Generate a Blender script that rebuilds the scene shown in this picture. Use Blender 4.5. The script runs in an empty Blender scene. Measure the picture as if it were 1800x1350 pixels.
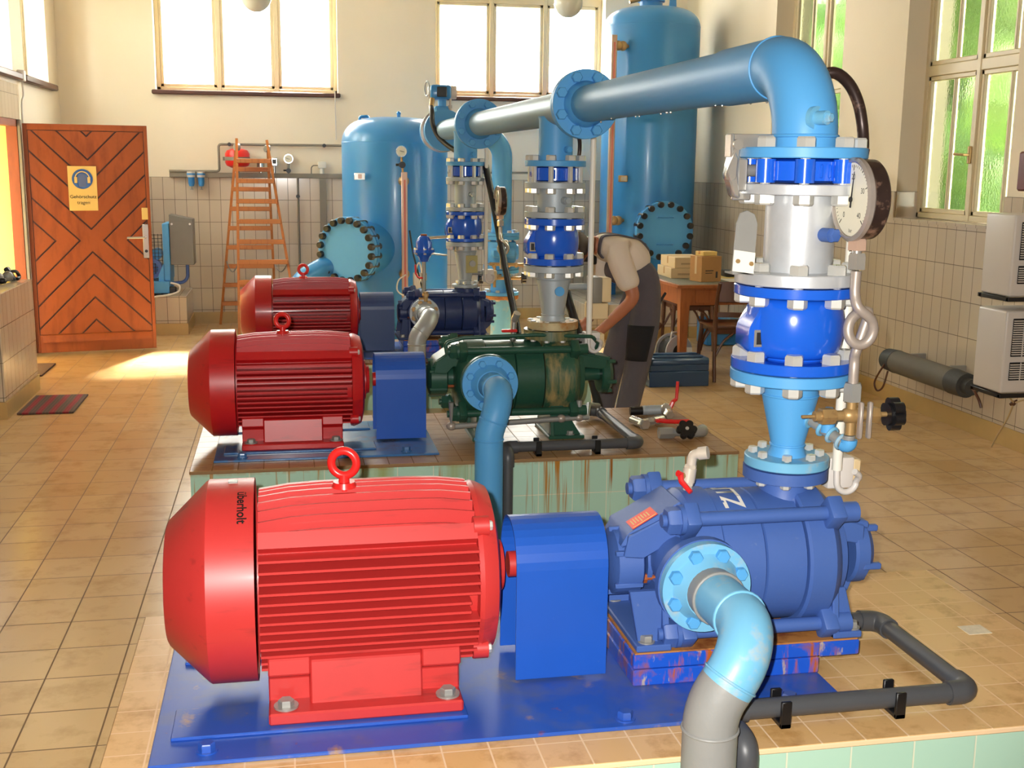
import bpy, bmesh, math, random
from mathutils import Vector as V, Matrix
random.seed(7)
SC = bpy.context.scene
COL = SC.collection
PI = math.pi
UNIT = 1.15          # everything below is drawn in tile units (wall tile = 0.1 x 0.2); scaled to metres at the end
FLASH, SUN, SKY = 600, 75, 31

# ------------------------------------------------------------------ mesh helpers
def frame(d):
    d = V(d).normalized()
    a = V((0, 0, 1)) if abs(d.z) < .9 else V((0, 1, 0))
    u = a.cross(d).normalized()
    return u, d.cross(u).normalized(), d

class MB:
    def __init__(s):
        s.b = bmesh.new(); s.mi = 0
    def face(s, vs):
        try:
            f = s.b.faces.new(vs); f.material_index = s.mi; return f
        except ValueError:
            return None
    def box(s, x0, x1, y0, y1, z0, z1, bev=0, seg=1, rot=None):
        c = [(x, y, z) for z in (z0, z1) for y in (y0, y1) for x in (x0, x1)]
        if rot is not None:
            m, o = rot; o = V(o); c = [o + m @ (V(p) - o) for p in c]
        v = [s.b.verts.new(p) for p in c]
        fs = [s.face([v[i] for i in q]) for q in ((0, 2, 3, 1), (4, 5, 7, 6), (0, 1, 5, 4), (2, 6, 7, 3), (0, 4, 6, 2), (1, 3, 7, 5))]
        if bev > 0:
            es = {e for f in fs for e in f.edges}
            r = bmesh.ops.bevel(s.b, geom=list(es), offset=bev, segments=seg, affect='EDGES', profile=.5)
            for f in r['faces']: f.material_index = s.mi
        return s
    def prism(s, pts, ax, a, b, bev=0):
        """polygon pts (2D) extruded along axis ax ('x','y','z') from a to b"""
        def mk(p, t):
            return {'x': (t, p[0], p[1]), 'y': (p[0], t, p[1]), 'z': (p[0], p[1], t)}[ax]
        A = [s.b.verts.new(mk(p, a)) for p in pts]; B = [s.b.verts.new(mk(p, b)) for p in pts]
        n = len(pts); fs = [s.face(A[::-1]), s.face(B)]
        for i in range(n): fs.append(s.face([A[i], A[(i+1) % n], B[(i+1) % n], B[i]]))
        bmesh.ops.recalc_face_normals(s.b, faces=[f for f in fs if f])
        if bev > 0:
            es = {e for f in fs if f for e in f.edges}
            r = bmesh.ops.bevel(s.b, geom=list(es), offset=bev, segments=1, affect='EDGES', profile=.5)
            for f in r['faces']: f.material_index = s.mi
        return s
    def lathe(s, prof, o=(0, 0, 0), d=(0, 0, 1), seg=32, ph=0):
        """profile [(radius, height along d)]"""
        u, v, w = frame(d); o = V(o); rings = []
        for r, t in prof:
            if r < 1e-6: rings.append([s.b.verts.new(o + w*t)])
            else: rings.append([s.b.verts.new(o + w*t + (u*math.cos(2*PI*k/seg+ph) + v*math.sin(2*PI*k/seg+ph))*r) for k in range(seg)])
        fs = []
        for A, B in zip(rings, rings[1:]):
            for k in range(seg):
                k2 = (k+1) % seg
                if len(A) == 1 and len(B) == 1: continue
                if len(A) == 1: fs.append(s.face([A[0], B[k2], B[k]]))
                elif len(B) == 1: fs.append(s.face([A[k], A[k2], B[0]]))
                else: fs.append(s.face([A[k], A[k2], B[k2], B[k]]))
        bmesh.ops.recalc_face_normals(s.b, faces=[f for f in fs if f])
        return s
    def cyl(s, p0, p1, r, r1=None, seg=24, ch=0):
        p0, p1 = V(p0), V(p1); L = (p1-p0).length; r1 = r if r1 is None else r1
        pr = [(0, 0), (r, 0), (r1, L), (0, L)] if not ch else [(0, 0), (r-ch, 0), (r, ch), (r1, L-ch), (r1-ch, L), (0, L)]
        return s.lathe(pr, p0, p1-p0, seg)
    def ring(s, o, d, r0, r1, h, seg=32):
        return s.lathe([(r0, 0), (r1, 0), (r1, h), (r0, h), (r0, 0)], o, d, seg)
    def hexa(s, o, d, r, h, ph=0):
        return s.lathe([(0, 0), (r, 0), (r, h*.82), (r*.86, h), (0, h)], o, d, 6, ph)
    def tube(s, pts, r, seg=12, closed=False, caps=True):
        pts = [V(p) for p in pts]; n = len(pts)
        rs = r if isinstance(r, (list, tuple)) else [r]*n
        T = []
        for i in range(n):
            a = pts[(i-1) % n] if (closed or i > 0) else pts[i]; b = pts[(i+1) % n] if (closed or i < n-1) else pts[i]
            T.append((b-a).normalized())
        u = frame(T[0])[0]; rings = []
        for i in range(n):
            u = (u - T[i]*u.dot(T[i])).normalized(); w = T[i].cross(u)
            rings.append([s.b.verts.new(pts[i] + (u*math.cos(2*PI*k/seg) + w*math.sin(2*PI*k/seg))*rs[i]) for k in range(seg)])
        m = n if closed else n-1
        for i in range(m):
            A, B = rings[i], rings[(i+1) % n]
            for k in range(seg): s.face([A[k], A[(k+1) % seg], B[(k+1) % seg], B[k]])
        if caps and not closed:
            s.face(rings[0][::-1]); s.face(rings[-1])
        return s
    def torus(s, o, d, R, r, seg=32, sub=12):
        u, v, w = frame(d); o = V(o)
        return s.tube([o + (u*math.cos(2*PI*k/seg) + v*math.sin(2*PI*k/seg))*R for k in range(seg)], r, sub, closed=True)
    def sph(s, o, r, sx=1, sy=1, sz=1, seg=20, rings=12):
        o = V(o); g = [[s.b.verts.new(o + V((0, 0, r*sz)))]]
        for j in range(1, rings):
            t = PI*j/rings
            g.append([s.b.verts.new(o + V((sx*r*math.sin(t)*math.cos(2*PI*k/seg), sy*r*math.sin(t)*math.sin(2*PI*k/seg), sz*r*math.cos(t)))) for k in range(seg)])
        g.append([s.b.verts.new(o - V((0, 0, r*sz)))])
        for A, B in zip(g, g[1:]):
            for k in range(seg):
                k2 = (k+1) % seg
                if len(A) == 1: s.face([A[0], B[k], B[k2]])
                elif len(B) == 1: s.face([A[k], B[0], A[k2]])
                else: s.face([A[k], B[k], B[k2], A[k2]])
        return s
    def build(s, name, mats, parent=None, ang=38, origin=None, recalc=False):
        if recalc: bmesh.ops.recalc_face_normals(s.b, faces=s.b.faces[:])
        me = bpy.data.meshes.new(name)
        if not isinstance(mats, (list, tuple)): mats = [mats]
        for m in mats: me.materials.append(m)
        if parent is not None:
            off = V((0, 0, 0)); p = parent
            while p is not None: off += p.location; p = p.parent
        elif origin is not None: off = V(origin)
        else:
            xs = [v.co for v in s.b.verts]
            off = V(((min(c.x for c in xs)+max(c.x for c in xs))/2, (min(c.y for c in xs)+max(c.y for c in xs))/2, min(c.z for c in xs)))
        bmesh.ops.translate(s.b, verts=s.b.verts[:], vec=-off)
        s.b.to_mesh(me); s.b.free()
        if ang > 0:
            me.polygons.foreach_set('use_smooth', [True]*len(me.polygons))
            me.set_sharp_from_angle(angle=math.radians(ang))
        o = bpy.data.objects.new(name, me); COL.objects.link(o)
        if parent is not None: o.parent = parent
        else: o.location = off
        return o

def thing(name, label, cat, loc=(0, 0, 0), group=None):
    o = bpy.data.objects.new(name, None); COL.objects.link(o); o.location = loc
    o.empty_display_size = .05
    o['label'] = label; o['category'] = cat
    if group: o['group'] = group
    return o
def tag(o, label, cat, group=None, kind=None):
    o['label'] = label; o['category'] = cat
    if group: o['group'] = group
    if kind: o['kind'] = kind
    return o
def struct(o, label=None):
    o['kind'] = 'structure'
    return o
def lab(o, t): o['label'] = t; return o
def copy_at(o, parent, loc, rot=None):
    c = o.copy(); COL.objects.link(c); c.parent = parent; c.location = loc
    if rot is not None: c.rotation_euler = rot
    return c
def copy_tree(o, loc, rotz=0, label=None):
    r = o.copy(); COL.objects.link(r); r.location = loc; r.rotation_euler = (0, 0, rotz)
    if label: r['label'] = label
    for ch in list(o.children):
        c = ch.copy(); COL.objects.link(c); c.parent = r
        for g in list(ch.children):
            d = g.copy(); COL.objects.link(d); d.parent = c
    return r

def fillet(pts, rad, n=8):
    """polyline -> list of points with arcs of radius rad at the inner corners"""
    pts = [V(p) for p in pts]; out = [pts[0]]
    for i in range(1, len(pts)-1):
        R = rad[i-1] if isinstance(rad, (list, tuple)) else rad
        a, p, b = pts[i-1], pts[i], pts[i+1]
        d0 = (a-p).normalized(); d1 = (b-p).normalized(); an = d0.angle(d1)
        if R <= 0 or abs(an-PI) < 1e-3: out.append(p); continue
        t = min(R/math.tan(an/2), (a-p).length*.98, (b-p).length*.98); R2 = t*math.tan(an/2)
        c = p + (d0+d1).normalized()*(R2/math.sin(an/2))
        s0 = p+d0*t-c; s1 = p+d1*t-c; tot = s0.angle(s1); axn = s0.cross(s1).normalized()
        for k in range(n+1): out.append(c + Matrix.Rotation(tot*k/n, 3, axn) @ s0)
    out.append(pts[-1]); return out
def smooth(pts, n=6):
    """Catmull-Rom through pts"""
    P = [V(p) for p in pts]; P = [P[0]*2-P[1]] + P + [P[-1]*2-P[-2]]; out = []
    for i in range(1, len(P)-2):
        a, b, c, d = P[i-1:i+3]
        for k in range(n):
            t = k/n
            out.append(.5*((2*b) + (c-a)*t + (2*a-5*b+4*c-d)*t*t + (3*b-a-3*c+d)*t**3))
    out.append(P[-2]); return out

def text_mesh(name, s, size, mat, parent, M, ext=0, align='CENTER', wrap=None, bold=0):
    cu = bpy.data.curves.new(name, 'FONT'); cu.body = s; cu.size = size; cu.extrude = ext; cu.offset = bold; cu.align_x = align; cu.align_y = 'CENTER'
    t = bpy.data.objects.new('tmp', cu); COL.objects.link(t)
    dg = bpy.context.evaluated_depsgraph_get()
    me = bpy.data.meshes.new_from_object(t.evaluated_get(dg)); bpy.data.objects.remove(t)
    me.name = name; me.materials.clear(); me.materials.append(mat)
    if wrap:
        for v in me.vertices: v.co = wrap(v.co.x, v.co.y)
    else: me.transform(M)
    o = bpy.data.objects.new(name, me); COL.objects.link(o); o.parent = parent
    off = V((0, 0, 0)); p = parent
    while p is not None: off += p.location; p = p.parent
    me.transform(Matrix.Translation(-off))
    return o

# ------------------------------------------------------------------ materials
def lin(c):
    return tuple(((x/255)/12.92 if x/255 <= .04045 else ((x/255+.055)/1.055)**2.4) for x in c) + (1,)
class NT:
    def __init__(s, name):
        s.m = bpy.data.materials.new(name); s.m.use_nodes = True; s.t = s.m.node_tree; s.t.nodes.clear()
        s.out = s.n('OutputMaterial'); s.p = s.n('BsdfPrincipled'); s.l(s.p.outputs[0], s.out.inputs[0])
    def n(s, k, **kw):
        x = s.t.nodes.new('ShaderNode'+k)
        for a, b in kw.items(): setattr(x, a, b)
        return x
    def l(s, a, b): s.t.links.new(a, b)
    def mix(s, f, a, b, mode='MIX'):
        x = s.n('Mix', data_type='RGBA', blend_type=mode)
        for i, q in ((0, f), (6, a), (7, b)):
            if hasattr(q, 'links'): s.l(q, x.inputs[i])
            else: x.inputs[i].default_value = q
        return x.outputs[2]
    def ramp(s, f, lo, hi):
        x = s.n('MapRange'); x.clamp = True; s.l(f, x.inputs[0]); x.inputs[1].default_value = lo; x.inputs[2].default_value = hi
        return x.outputs[0]
    def math(s, op, a, b=None):
        x = s.n('Math', operation=op)
        for i, q in ((0, a), (1, b)):
            if q is None: continue
            if hasattr(q, 'links'): s.l(q, x.inputs[i])
            else: x.inputs[i].default_value = q
        return x.outputs[0]
    def coord(s, sc=(1, 1, 1)):
        c = s.n('TexCoord'); m = s.n('Mapping'); s.l(c.outputs['Object'], m.inputs[0]); m.inputs['Scale'].default_value = sc
        return m.outputs[0]
    def noise(s, sc, det=3, co=None, rough=.55):
        x = s.n('TexNoise'); x.inputs['Scale'].default_value = sc; x.inputs['Detail'].default_value = det; x.inputs['Roughness'].default_value = rough
        s.l(co if co is not None else s.coord(), x.inputs['Vector']); return x.outputs['Fac']
    def bump(s, h, st, dist=.01):
        b = s.n('Bump'); b.inputs['Strength'].default_value = st; b.inputs['Distance'].default_value = dist
        s.l(h, b.inputs['Height']); s.l(b.outputs[0], s.p.inputs['Normal'])
RUST = (128, 66, 24)
def mat(name, c, rough=.4, metal=0, var=.08, vs=9, stain=None, bump=None, coat=0, spec=.5):
    """stain = (rgb, low, high, scale[, stretch]) ; bump = (scale, strength)"""
    s = NT(name); p = s.p
    a = lin(c)
    col = s.mix(s.noise(vs), tuple(x*(1-var) for x in a[:3])+(1,), tuple(min(1, x*(1+var)) for x in a[:3])+(1,))
    p.inputs['Roughness'].default_value = rough; p.inputs['Metallic'].default_value = metal
    p.inputs['Specular IOR Level'].default_value = spec; p.inputs['Coat Weight'].default_value = coat; p.inputs['Coat Roughness'].default_value = .12
    for st in ([stain] if stain and not isinstance(stain[0][0], tuple) else (stain or [])):
        f = s.ramp(s.noise(st[3], 5, s.coord(st[4]) if len(st) > 4 else None, .62), st[1], st[2])
        col = s.mix(f, col, lin(st[0]))
    s.l(col, p.inputs['Base Color'])
    if bump: s.bump(s.noise(bump[0], 4), bump[1])
    return s.m
def tiles(name, axes, w, h, c1, c2, grout, off=(0, 0), gap=.004, rough=.25, vein=None, stain=None, bumps=.6, shift=0, dirt=None):
    """square-laid tiles on the plane given by axes (e.g. 'xy','xz','yz')"""
    s = NT(name); tc = s.n('TexCoord'); sp = s.n('SeparateXYZ'); s.l(tc.outputs['Object'], sp.inputs[0])
    cb = s.n('CombineXYZ')
    for i, a in enumerate(axes):
        s.l(s.math('SUBTRACT', sp.outputs['xyz'.index(a)], off[i]), cb.inputs[i])
    br = s.n('TexBrick', offset=shift, offset_frequency=2, squash=1); s.l(cb.outputs[0], br.inputs['Vector'])
    br.inputs['Scale'].default_value = 1; br.inputs['Brick Width'].default_value = w; br.inputs['Row Height'].default_value = h
    br.inputs['Mortar Size'].default_value = gap/2; br.inputs['Mortar Smooth'].default_value = .1; br.inputs['Bias'].default_value = 0
    br.inputs['Color1'].default_value = lin(c1); br.inputs['Color2'].default_value = lin(c2); br.inputs['Mortar'].default_value = lin(grout)
    col = br.outputs['Color']
    if vein:
        inv = s.math('SUBTRACT', 1, br.outputs['Fac'])
        f = s.math('MULTIPLY', s.ramp(s.noise(vein[3], 6, None, .65), vein[1], vein[2]), inv)
        col = s.mix(f, col, lin(vein[0]))
    for st in (stain or []):
        f = s.ramp(s.noise(st[3], 4, s.coord(st[4]), .6), st[1], st[2])
        if len(st) > 5:      # keep within a height band (z low, z high)
            f = s.math('MULTIPLY', f, s.ramp(sp.outputs[2], st[5], st[6]))
        col = s.mix(f, col, lin(st[0]))
    s.l(col, s.p.inputs['Base Color'])
    rr = s.n('MapRange'); s.l(br.outputs['Fac'], rr.inputs[0]); rr.inputs[3].default_value = rough; rr.inputs[4].default_value = .8
    s.l(rr.outputs[0], s.p.inputs['Roughness'])
    s.bump(s.math('SUBTRACT', 1, br.outputs['Fac']), bumps, .003)
    return s.m

M = {}
M['plaster'] = mat('cream_plaster', (240, 228, 204), .85, var=.03, vs=3, bump=(60, .05))
M['ceil'] = mat('white_ceiling', (232, 228, 218), .9, var=.02)
TW = ((200, 186, 164), (207, 193, 172), (112, 100, 88))
M['tile_back'] = tiles('wall_tile_back', 'xz', .1, .2, *TW, off=(-1.1639, .1247), rough=.12)
M['tile_side'] = tiles('wall_tile_side', 'yz', .1, .2, *TW, off=(7.1025, .1247), rough=.16)
M['floor'] = tiles('floor_tile', 'xy', .204, .2145, (216, 179, 126), (223, 189, 138), (138, 110, 76), off=(-.911, 3.735), gap=.005, rough=.2, vein=((184, 146, 94), .5, .85, 7), bumps=.5)
M['plinth_top'] = tiles('plinth_top_tile', 'xy', .0978, .0978, (214, 172, 114), (222, 182, 126), (232, 200, 160), off=(1.656, 2.06), gap=.004, rough=.3, vein=((180, 132, 72), .5, .75, 12), bumps=.3)
M['plinth_top_wet'] = tiles('plinth_top_tile_dirty', 'xy', .0978, .0978, (172, 136, 92), (180, 144, 100), (140, 108, 72), off=(1.656, 2.06), gap=.004, rough=.3, vein=((128, 92, 54), .5, .75, 9), bumps=.3)
GT = ((168, 205, 186), (174, 211, 192), (208, 214, 190))
M['plinth_side'] = tiles('plinth_side_tile', 'xz', .144, .144, *GT, off=(1.857, -.008), rough=.15)
M['plinth_side_rust'] = tiles('plinth_side_tile_rusty', 'xz', .144, .144, *GT, off=(1.857, -.008), rough=.15,
    stain=[((152, 160, 100), .5, .72, 7, (1, 1, .08), -.2, .2), ((170, 118, 52), .58, .63, 28, (1, 1, .025), -.1, .16), ((150, 92, 34), .62, .66, 15, (1, 1, .03), -.1, .2), ((172, 118, 54), .4, .56, 22, (1, 1, 1), .262, .29)])
M['skirt'] = mat('beige_skirting', (190, 160, 104), .35, var=.14, vs=7)
M['red'] = mat('red_motor_paint', (190, 50, 48), .42, var=.07, stain=((92, 34, 30), .6, .86, 6, (.5, 3, 3)), coat=.05)
M['red_mid'] = mat('mid_red_motor_paint', (192, 26, 30), .38, var=.08, stain=((80, 26, 24), .6, .86, 6, (.5, 3, 3)), coat=.1)
M['red_old'] = mat('dark_red_motor_paint', (176, 18, 26), .36, var=.1, stain=((58, 22, 24), .62, .84, 7, (.5, 3, 3)), coat=.15)
M['red_part'] = mat('red_enamel', (214, 36, 34), .3)
M['lblue'] = mat('light_blue_paint', (84, 160, 218), .46, var=.05, vs=5, spec=.4)
M['lblue_worn'] = mat('worn_light_blue_paint', (112, 178, 214), .4, var=.1, stain=((176, 178, 170), .55, .7, 10))
M['tank'] = mat('tank_blue_paint', (54, 132, 196), .3, var=.04, vs=3, bump=(90, .03), coat=.1)
M['vblue'] = mat('valve_blue_epoxy', (26, 94, 212), .2, var=.04, coat=.4)
M['gblue'] = mat('guard_blue_paint', (30, 84, 180), .33, var=.06, stain=((120, 140, 190), .66, .9, 14))
M['navy'] = mat('navy_guard_paint', (46, 72, 126), .35, var=.06)
M['pblue'] = mat('pump_blue_paint', (66, 98, 166), .5, var=.07, vs=7, stain=((118, 132, 166), .68, .85, 40), bump=(70, .05))
M['pnavy'] = mat('dark_pump_paint', (44, 60, 108), .3, var=.1)
M['base'] = mat('blue_baseplate_paint', (40, 84, 176), .33, var=.08, stain=[((92, 100, 126), .5, .72, 4), ((160, 132, 92), .62, .72, 7), (RUST, .66, .76, 11)])
M['base2'] = mat('wet_baseplate_paint', (60, 112, 168), .2, var=.12, stain=[((92, 88, 86), .5, .7, 5), ((120, 84, 40), .64, .78, 7)])
M['block'] = mat('rusty_blue_block', (28, 84, 196), .35, var=.1, stain=[((176, 160, 146), .6, .68, 30, (1, 1, .4)), ((172, 88, 36), .53, .63, 34, (1, 1, .16)), ((150, 84, 44), .56, .7, 9)])
M['rustplate'] = mat('rusty_plate', (178, 120, 62), .6, var=.2, stain=((120, 58, 26), .5, .7, 14))
M['green'] = mat('green_pump_paint', (36, 78, 62), .33, var=.12, stain=((150, 130, 84), .72, .9, 7, (1, 1, .25)))
M['green_stain'] = mat('green_paint_with_lime_runs', (44, 84, 64), .4, var=.12, stain=[((158, 138, 90), .47, .66, 11, (1.4, 1.4, .16)), ((150, 96, 40), .66, .78, 16, (1, 1, .2))])
M['galv'] = mat('galvanized_steel', (206, 210, 214), .36, .4, var=.12, vs=22, bump=(30, .08))
M['galv_dull'] = mat('dull_zinc_paint', (172, 182, 188), .5, .25, var=.08, stain=((190, 152, 92), .72, .82, 6, (1, 1, .3)))
M['galv_rust'] = mat('rust_stained_flange', (184, 168, 128), .55, .2, var=.1, stain=((172, 116, 52), .45, .65, 12))
M['zinc'] = mat('zinc_bolt', (214, 214, 208), .28, .4, var=.1, vs=30)
M['olive_shade'] = mat('shaded_olive_lining', (58, 54, 30), .7)
M['steel'] = mat('stainless_steel', (206, 204, 198), .22, .7, var=.05)
M['nickel'] = mat('nickel_plating', (214, 204, 188), .3, .25, var=.06)
M['dullsteel'] = mat('dull_steel', (158, 158, 154), .42, .4, var=.12)
M['silver'] = mat('silver_painted_pipe', (118, 152, 176), .45, .15, var=.05, vs=4)
M['alu'] = mat('cast_aluminium', (172, 178, 182), .42, .3, var=.06)
M['brass'] = mat('weathered_brass', (172, 140, 92), .4, .4, var=.18, vs=25, stain=((120, 84, 60), .6, .75, 20))
M['ruststeel'] = mat('rust_flecked_steel', (172, 160, 150), .4, .35, var=.12, vs=25, stain=(RUST, .62, .76, 18))
M['gaugecase'] = mat('corroded_gauge_case', (58, 44, 40), .35, .4, var=.3, vs=20, stain=((156, 124, 106), .54, .7, 26))
M['bezel'] = mat('corroded_chrome', (176, 166, 158), .3, .5, var=.2, vs=30, stain=((140, 88, 56), .56, .68, 24))
M['copper'] = mat('copper_tube', (200, 168, 148), .34, .35, var=.06)
M['black'] = mat('black_plastic', (20, 20, 22), .35, var=.1)
M['rubber'] = mat('black_rubber_hose', (24, 24, 25), .5, var=.1)
M['bolt_black'] = mat('black_bolt', (26, 24, 26), .38, var=.1)
M['pvc'] = mat('dark_grey_pvc', (72, 74, 78), .42, var=.07, stain=((214, 214, 208), .74, .78, 16))
M['pvcgrey'] = mat('grey_conduit', (128, 122, 110), .5, var=.05)
M['pipegrey'] = mat('primer_grey_pipe', (138, 139, 137), .5, var=.06, bump=(50, .1))
M['white'] = mat('white_paint', (232, 228, 216), .4, var=.03)
M['frame_w'] = mat('cream_window_paint', (226, 212, 176), .45, var=.04)
M['offwhite'] = mat('off_white_enamel', (214, 208, 202), .38, var=.02)
M['sill'] = mat('dark_brown_sill', (74, 40, 30), .4, var=.1)
M['wood_door'] = mat('varnished_orange_wood', (134, 68, 32), .5, var=.12, vs=5, stain=((104, 46, 24), .5, .8, 4, (3, 3, .6)), spec=.3)
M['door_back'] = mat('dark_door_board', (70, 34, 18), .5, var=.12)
M['wood_dark'] = mat('dark_wood', (84, 48, 28), .4, var=.14, vs=8)
M['wood_table'] = mat('brown_table_wood', (158, 92, 46), .4, var=.14, vs=6, stain=((120, 60, 28), .5, .8, 9, (4, 4, .6)))
M['wood_ladder'] = mat('honey_ladder_wood', (182, 112, 52), .45, var=.1, stain=((140, 74, 30), .55, .8, 12, (4, 4, .5)))
M['card'] = mat('brown_cardboard', (178, 132, 78), .7, var=.05)
M['cardw'] = mat('pale_cardboard', (214, 190, 146), .7, var=.04)
M['yellow'] = mat('pale_yellow_sign', (226, 196, 118), .5, var=.03)
M['yellowbox'] = mat('yellow_carton', (230, 200, 120), .6, var=.03)
M['signblue'] = mat('sign_blue', (38, 84, 158), .5, var=.03)
M['ink'] = mat('black_ink', (20, 16, 14), .6)
M['dial'] = mat('cream_dial', (238, 232, 208), .5, var=.02)
M['yellow_wall'] = mat('yellow_plaster_and_daylit_reveal', (246, 226, 130), .9, var=.05)
M['toolbox'] = mat('steel_blue_toolbox', (44, 72, 104), .35, var=.08)
M['greyfilm'] = mat('weathered_grey_tube', (104, 100, 90), .75, var=.12, vs=12)
M['lime'] = mat('bright_hedge_leaf', (60, 96, 24), .6, var=.55, vs=5)
M['gravel'] = mat('pale_gravel', (196, 190, 178), .9, var=.1)
M['rope'] = mat('beige_string', (190, 170, 130), .8)
M['orange'] = mat('orange_red_sticker', (232, 62, 24), .4, var=.03)
M['rustfleck'] = mat('rust', (150, 74, 28), .7, var=.25, vs=30)
M['skin'] = mat('tanned_skin', (176, 112, 82), .5, var=.06)
M['shirt'] = mat('pale_cotton_shirt', (224, 210, 194), .85, var=.04, bump=(14, .25))
M['dungaree'] = mat('grey_work_cloth', (84, 78, 84), .85, var=.07, bump=(16, .25))
M['blackcloth'] = mat('black_cloth', (24, 23, 25), .9)
M['hair'] = mat('dark_grey_hair', (70, 60, 54), .7, var=.2, vs=40)
def glass(name, frosted=False):
    s = NT(name); s.t.nodes.remove(s.p)
    if frosted:
        g = s.n('BsdfRefraction'); g.inputs['Roughness'].default_value = .12; g.inputs['IOR'].default_value = 1.12
        g.inputs['Color'].default_value = (.93, .96, .88, 1)
        b = s.n('Bump'); b.inputs['Strength'].default_value = .5; b.inputs['Distance'].default_value = .01
        s.l(s.noise(45, 3), b.inputs['Height']); s.l(b.outputs[0], g.inputs['Normal'])
    else:
        g = s.n('BsdfTransparent'); g.inputs['Color'].default_value = (.96, .97, .96, 1)
    gl = s.n('BsdfGlossy'); gl.inputs['Roughness'].default_value = .06
    mx = s.n('MixShader'); mx.inputs[0].default_value = .06; s.l(g.outputs[0], mx.inputs[1]); s.l(gl.outputs[0], mx.inputs[2])
    s.l(mx.outputs[0], s.out.inputs[0]); return s.m
M['glass'] = glass('window_glass'); M['frost'] = glass('rippled_glass', True)
def globe_mat():
    s = NT('opal_glass'); s.p.inputs['Base Color'].default_value = lin((226, 226, 212)); s.p.inputs['Roughness'].default_value = .15
    s.p.inputs['Transmission Weight'].default_value = 0; return s.m
M['opal'] = globe_mat()
# ------------------------------------------------------------------ room shell
XL, XR, YB, YF, ZC = -1.9, 3.8, 10.95, -3.0, 3.9
O0 = (0, 0, 0)
m = MB(); m.box(XL-.3, XR+.3, YF-.3, YB+.3, -.12, 0); struct(m.build('floor', M['floor'], origin=O0))
m = MB(); m.box(XL-.3, XR+.3, YF-.3, YB+.3, ZC, ZC+.15); struct(m.build('ceiling', M['ceil'], origin=O0))

def wall(name, ax, t0, t1, u0, u1, holes):
    us = sorted({u0, u1, *[h[0] for h in holes], *[h[1] for h in holes]}); mb = MB()
    for a, b in zip(us, us[1:]):
        hs = sorted([(h[2], h[3]) for h in holes if h[0] <= a and h[1] >= b]); z = 0
        for p, q in hs + [(ZC, ZC)]:
            if p > z:
                if ax == 'x': mb.box(t0, t1, a, b, z, p)
                else: mb.box(a, b, t0, t1, z, p)
            z = q
    return struct(mb.build(name, M['plaster'], origin=O0))
WB = [(-1.09, .505), (1.395, 3.0)]; WZ = (2.08, 3.4)
wb = wall('wall_back', 'y', YB, YB+.3, XL-.3, XR+.3, [w+WZ for w in WB])
RW = [(5.67, 6.83), (7.68, 8.84)]; RZ = (1.16, 3.4)
wr = wall('wall_right', 'x', XR, XR+.3, YF, YB, [w+RZ for w in RW])
LW = [(7.95, 9.17), (9.57, 10.51)]
wl = wall('wall_left', 'x', XL-.3, XL, YF, YB, [LW[0]+WZ, LW[1]+WZ, (8.25, 9.2, 0, 1.75)])
m = MB(); m.box(XL-.3, XR+.3, YF-.3, YF, 0, ZC); struct(m.build('wall_front', M['plaster'], origin=O0))

# tiled wainscots (skin of the walls)
ZT = 1.325
m = MB(); m.box(XL, XR-.012, YB-.012, YB, .1, ZT); o = struct(m.build('tile_wainscot', M['tile_back'], wb)); 
m = MB()
m.box(XR-.012, XR, YF, RW[0][0], .1, ZT); m.box(XR-.012, XR, RW[0][0], RW[0][1], .1, 1.16)
m.box(XR-.012, XR, RW[0][1], RW[1][0], .1, ZT); m.box(XR-.012, XR, RW[1][0], RW[1][1], .1, 1.16); m.box(XR-.012, XR, RW[1][1], YB-.012, .1, ZT)
for a, b in RW:      # tiled lower reveals and sills
    m.box(XR, XR+.15, b-.012, b, 1.16, ZT); m.box(XR, XR+.15, a, a+.012, 1.16, ZT); m.box(XR-.02, XR+.16, a, b, 1.145, 1.163)
struct(m.build('tile_wainscot', M['tile_side'], wr))
m = MB()
m.box(XL, XL+.012, YF, 8.25, .1, 2.0); m.box(XL, XL+.012, 8.25, 9.24, 1.75, 2.0)
m.box(XL, XL+.012, 9.2, 9.24, .1, 1.75)
struct(m.build('tile_wainscot', M['tile_side'], wl))
for w in (wb, wr, wl): 
    for c in w.children: c.data.transform(Matrix.Translation((0, 0, 0)))
# skirtings
m = MB(); m.box(XL, XR, YB-.02, YB, 0, .105); struct(m.build('baseboard_back', M['skirt'], origin=O0))
m = MB(); m.box(XR-.02, XR, YF, YB-.02, 0, .105); struct(m.build('baseboard_right', M['skirt'], origin=O0))
m = MB(); m.box(XL, XL+.02, YF, 8.25, 0, .105); m.box(XL, XL+.02, 9.2, YB-.02, 0, .105); struct(m.build('baseboard_left', M['skirt'], origin=O0))

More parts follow.
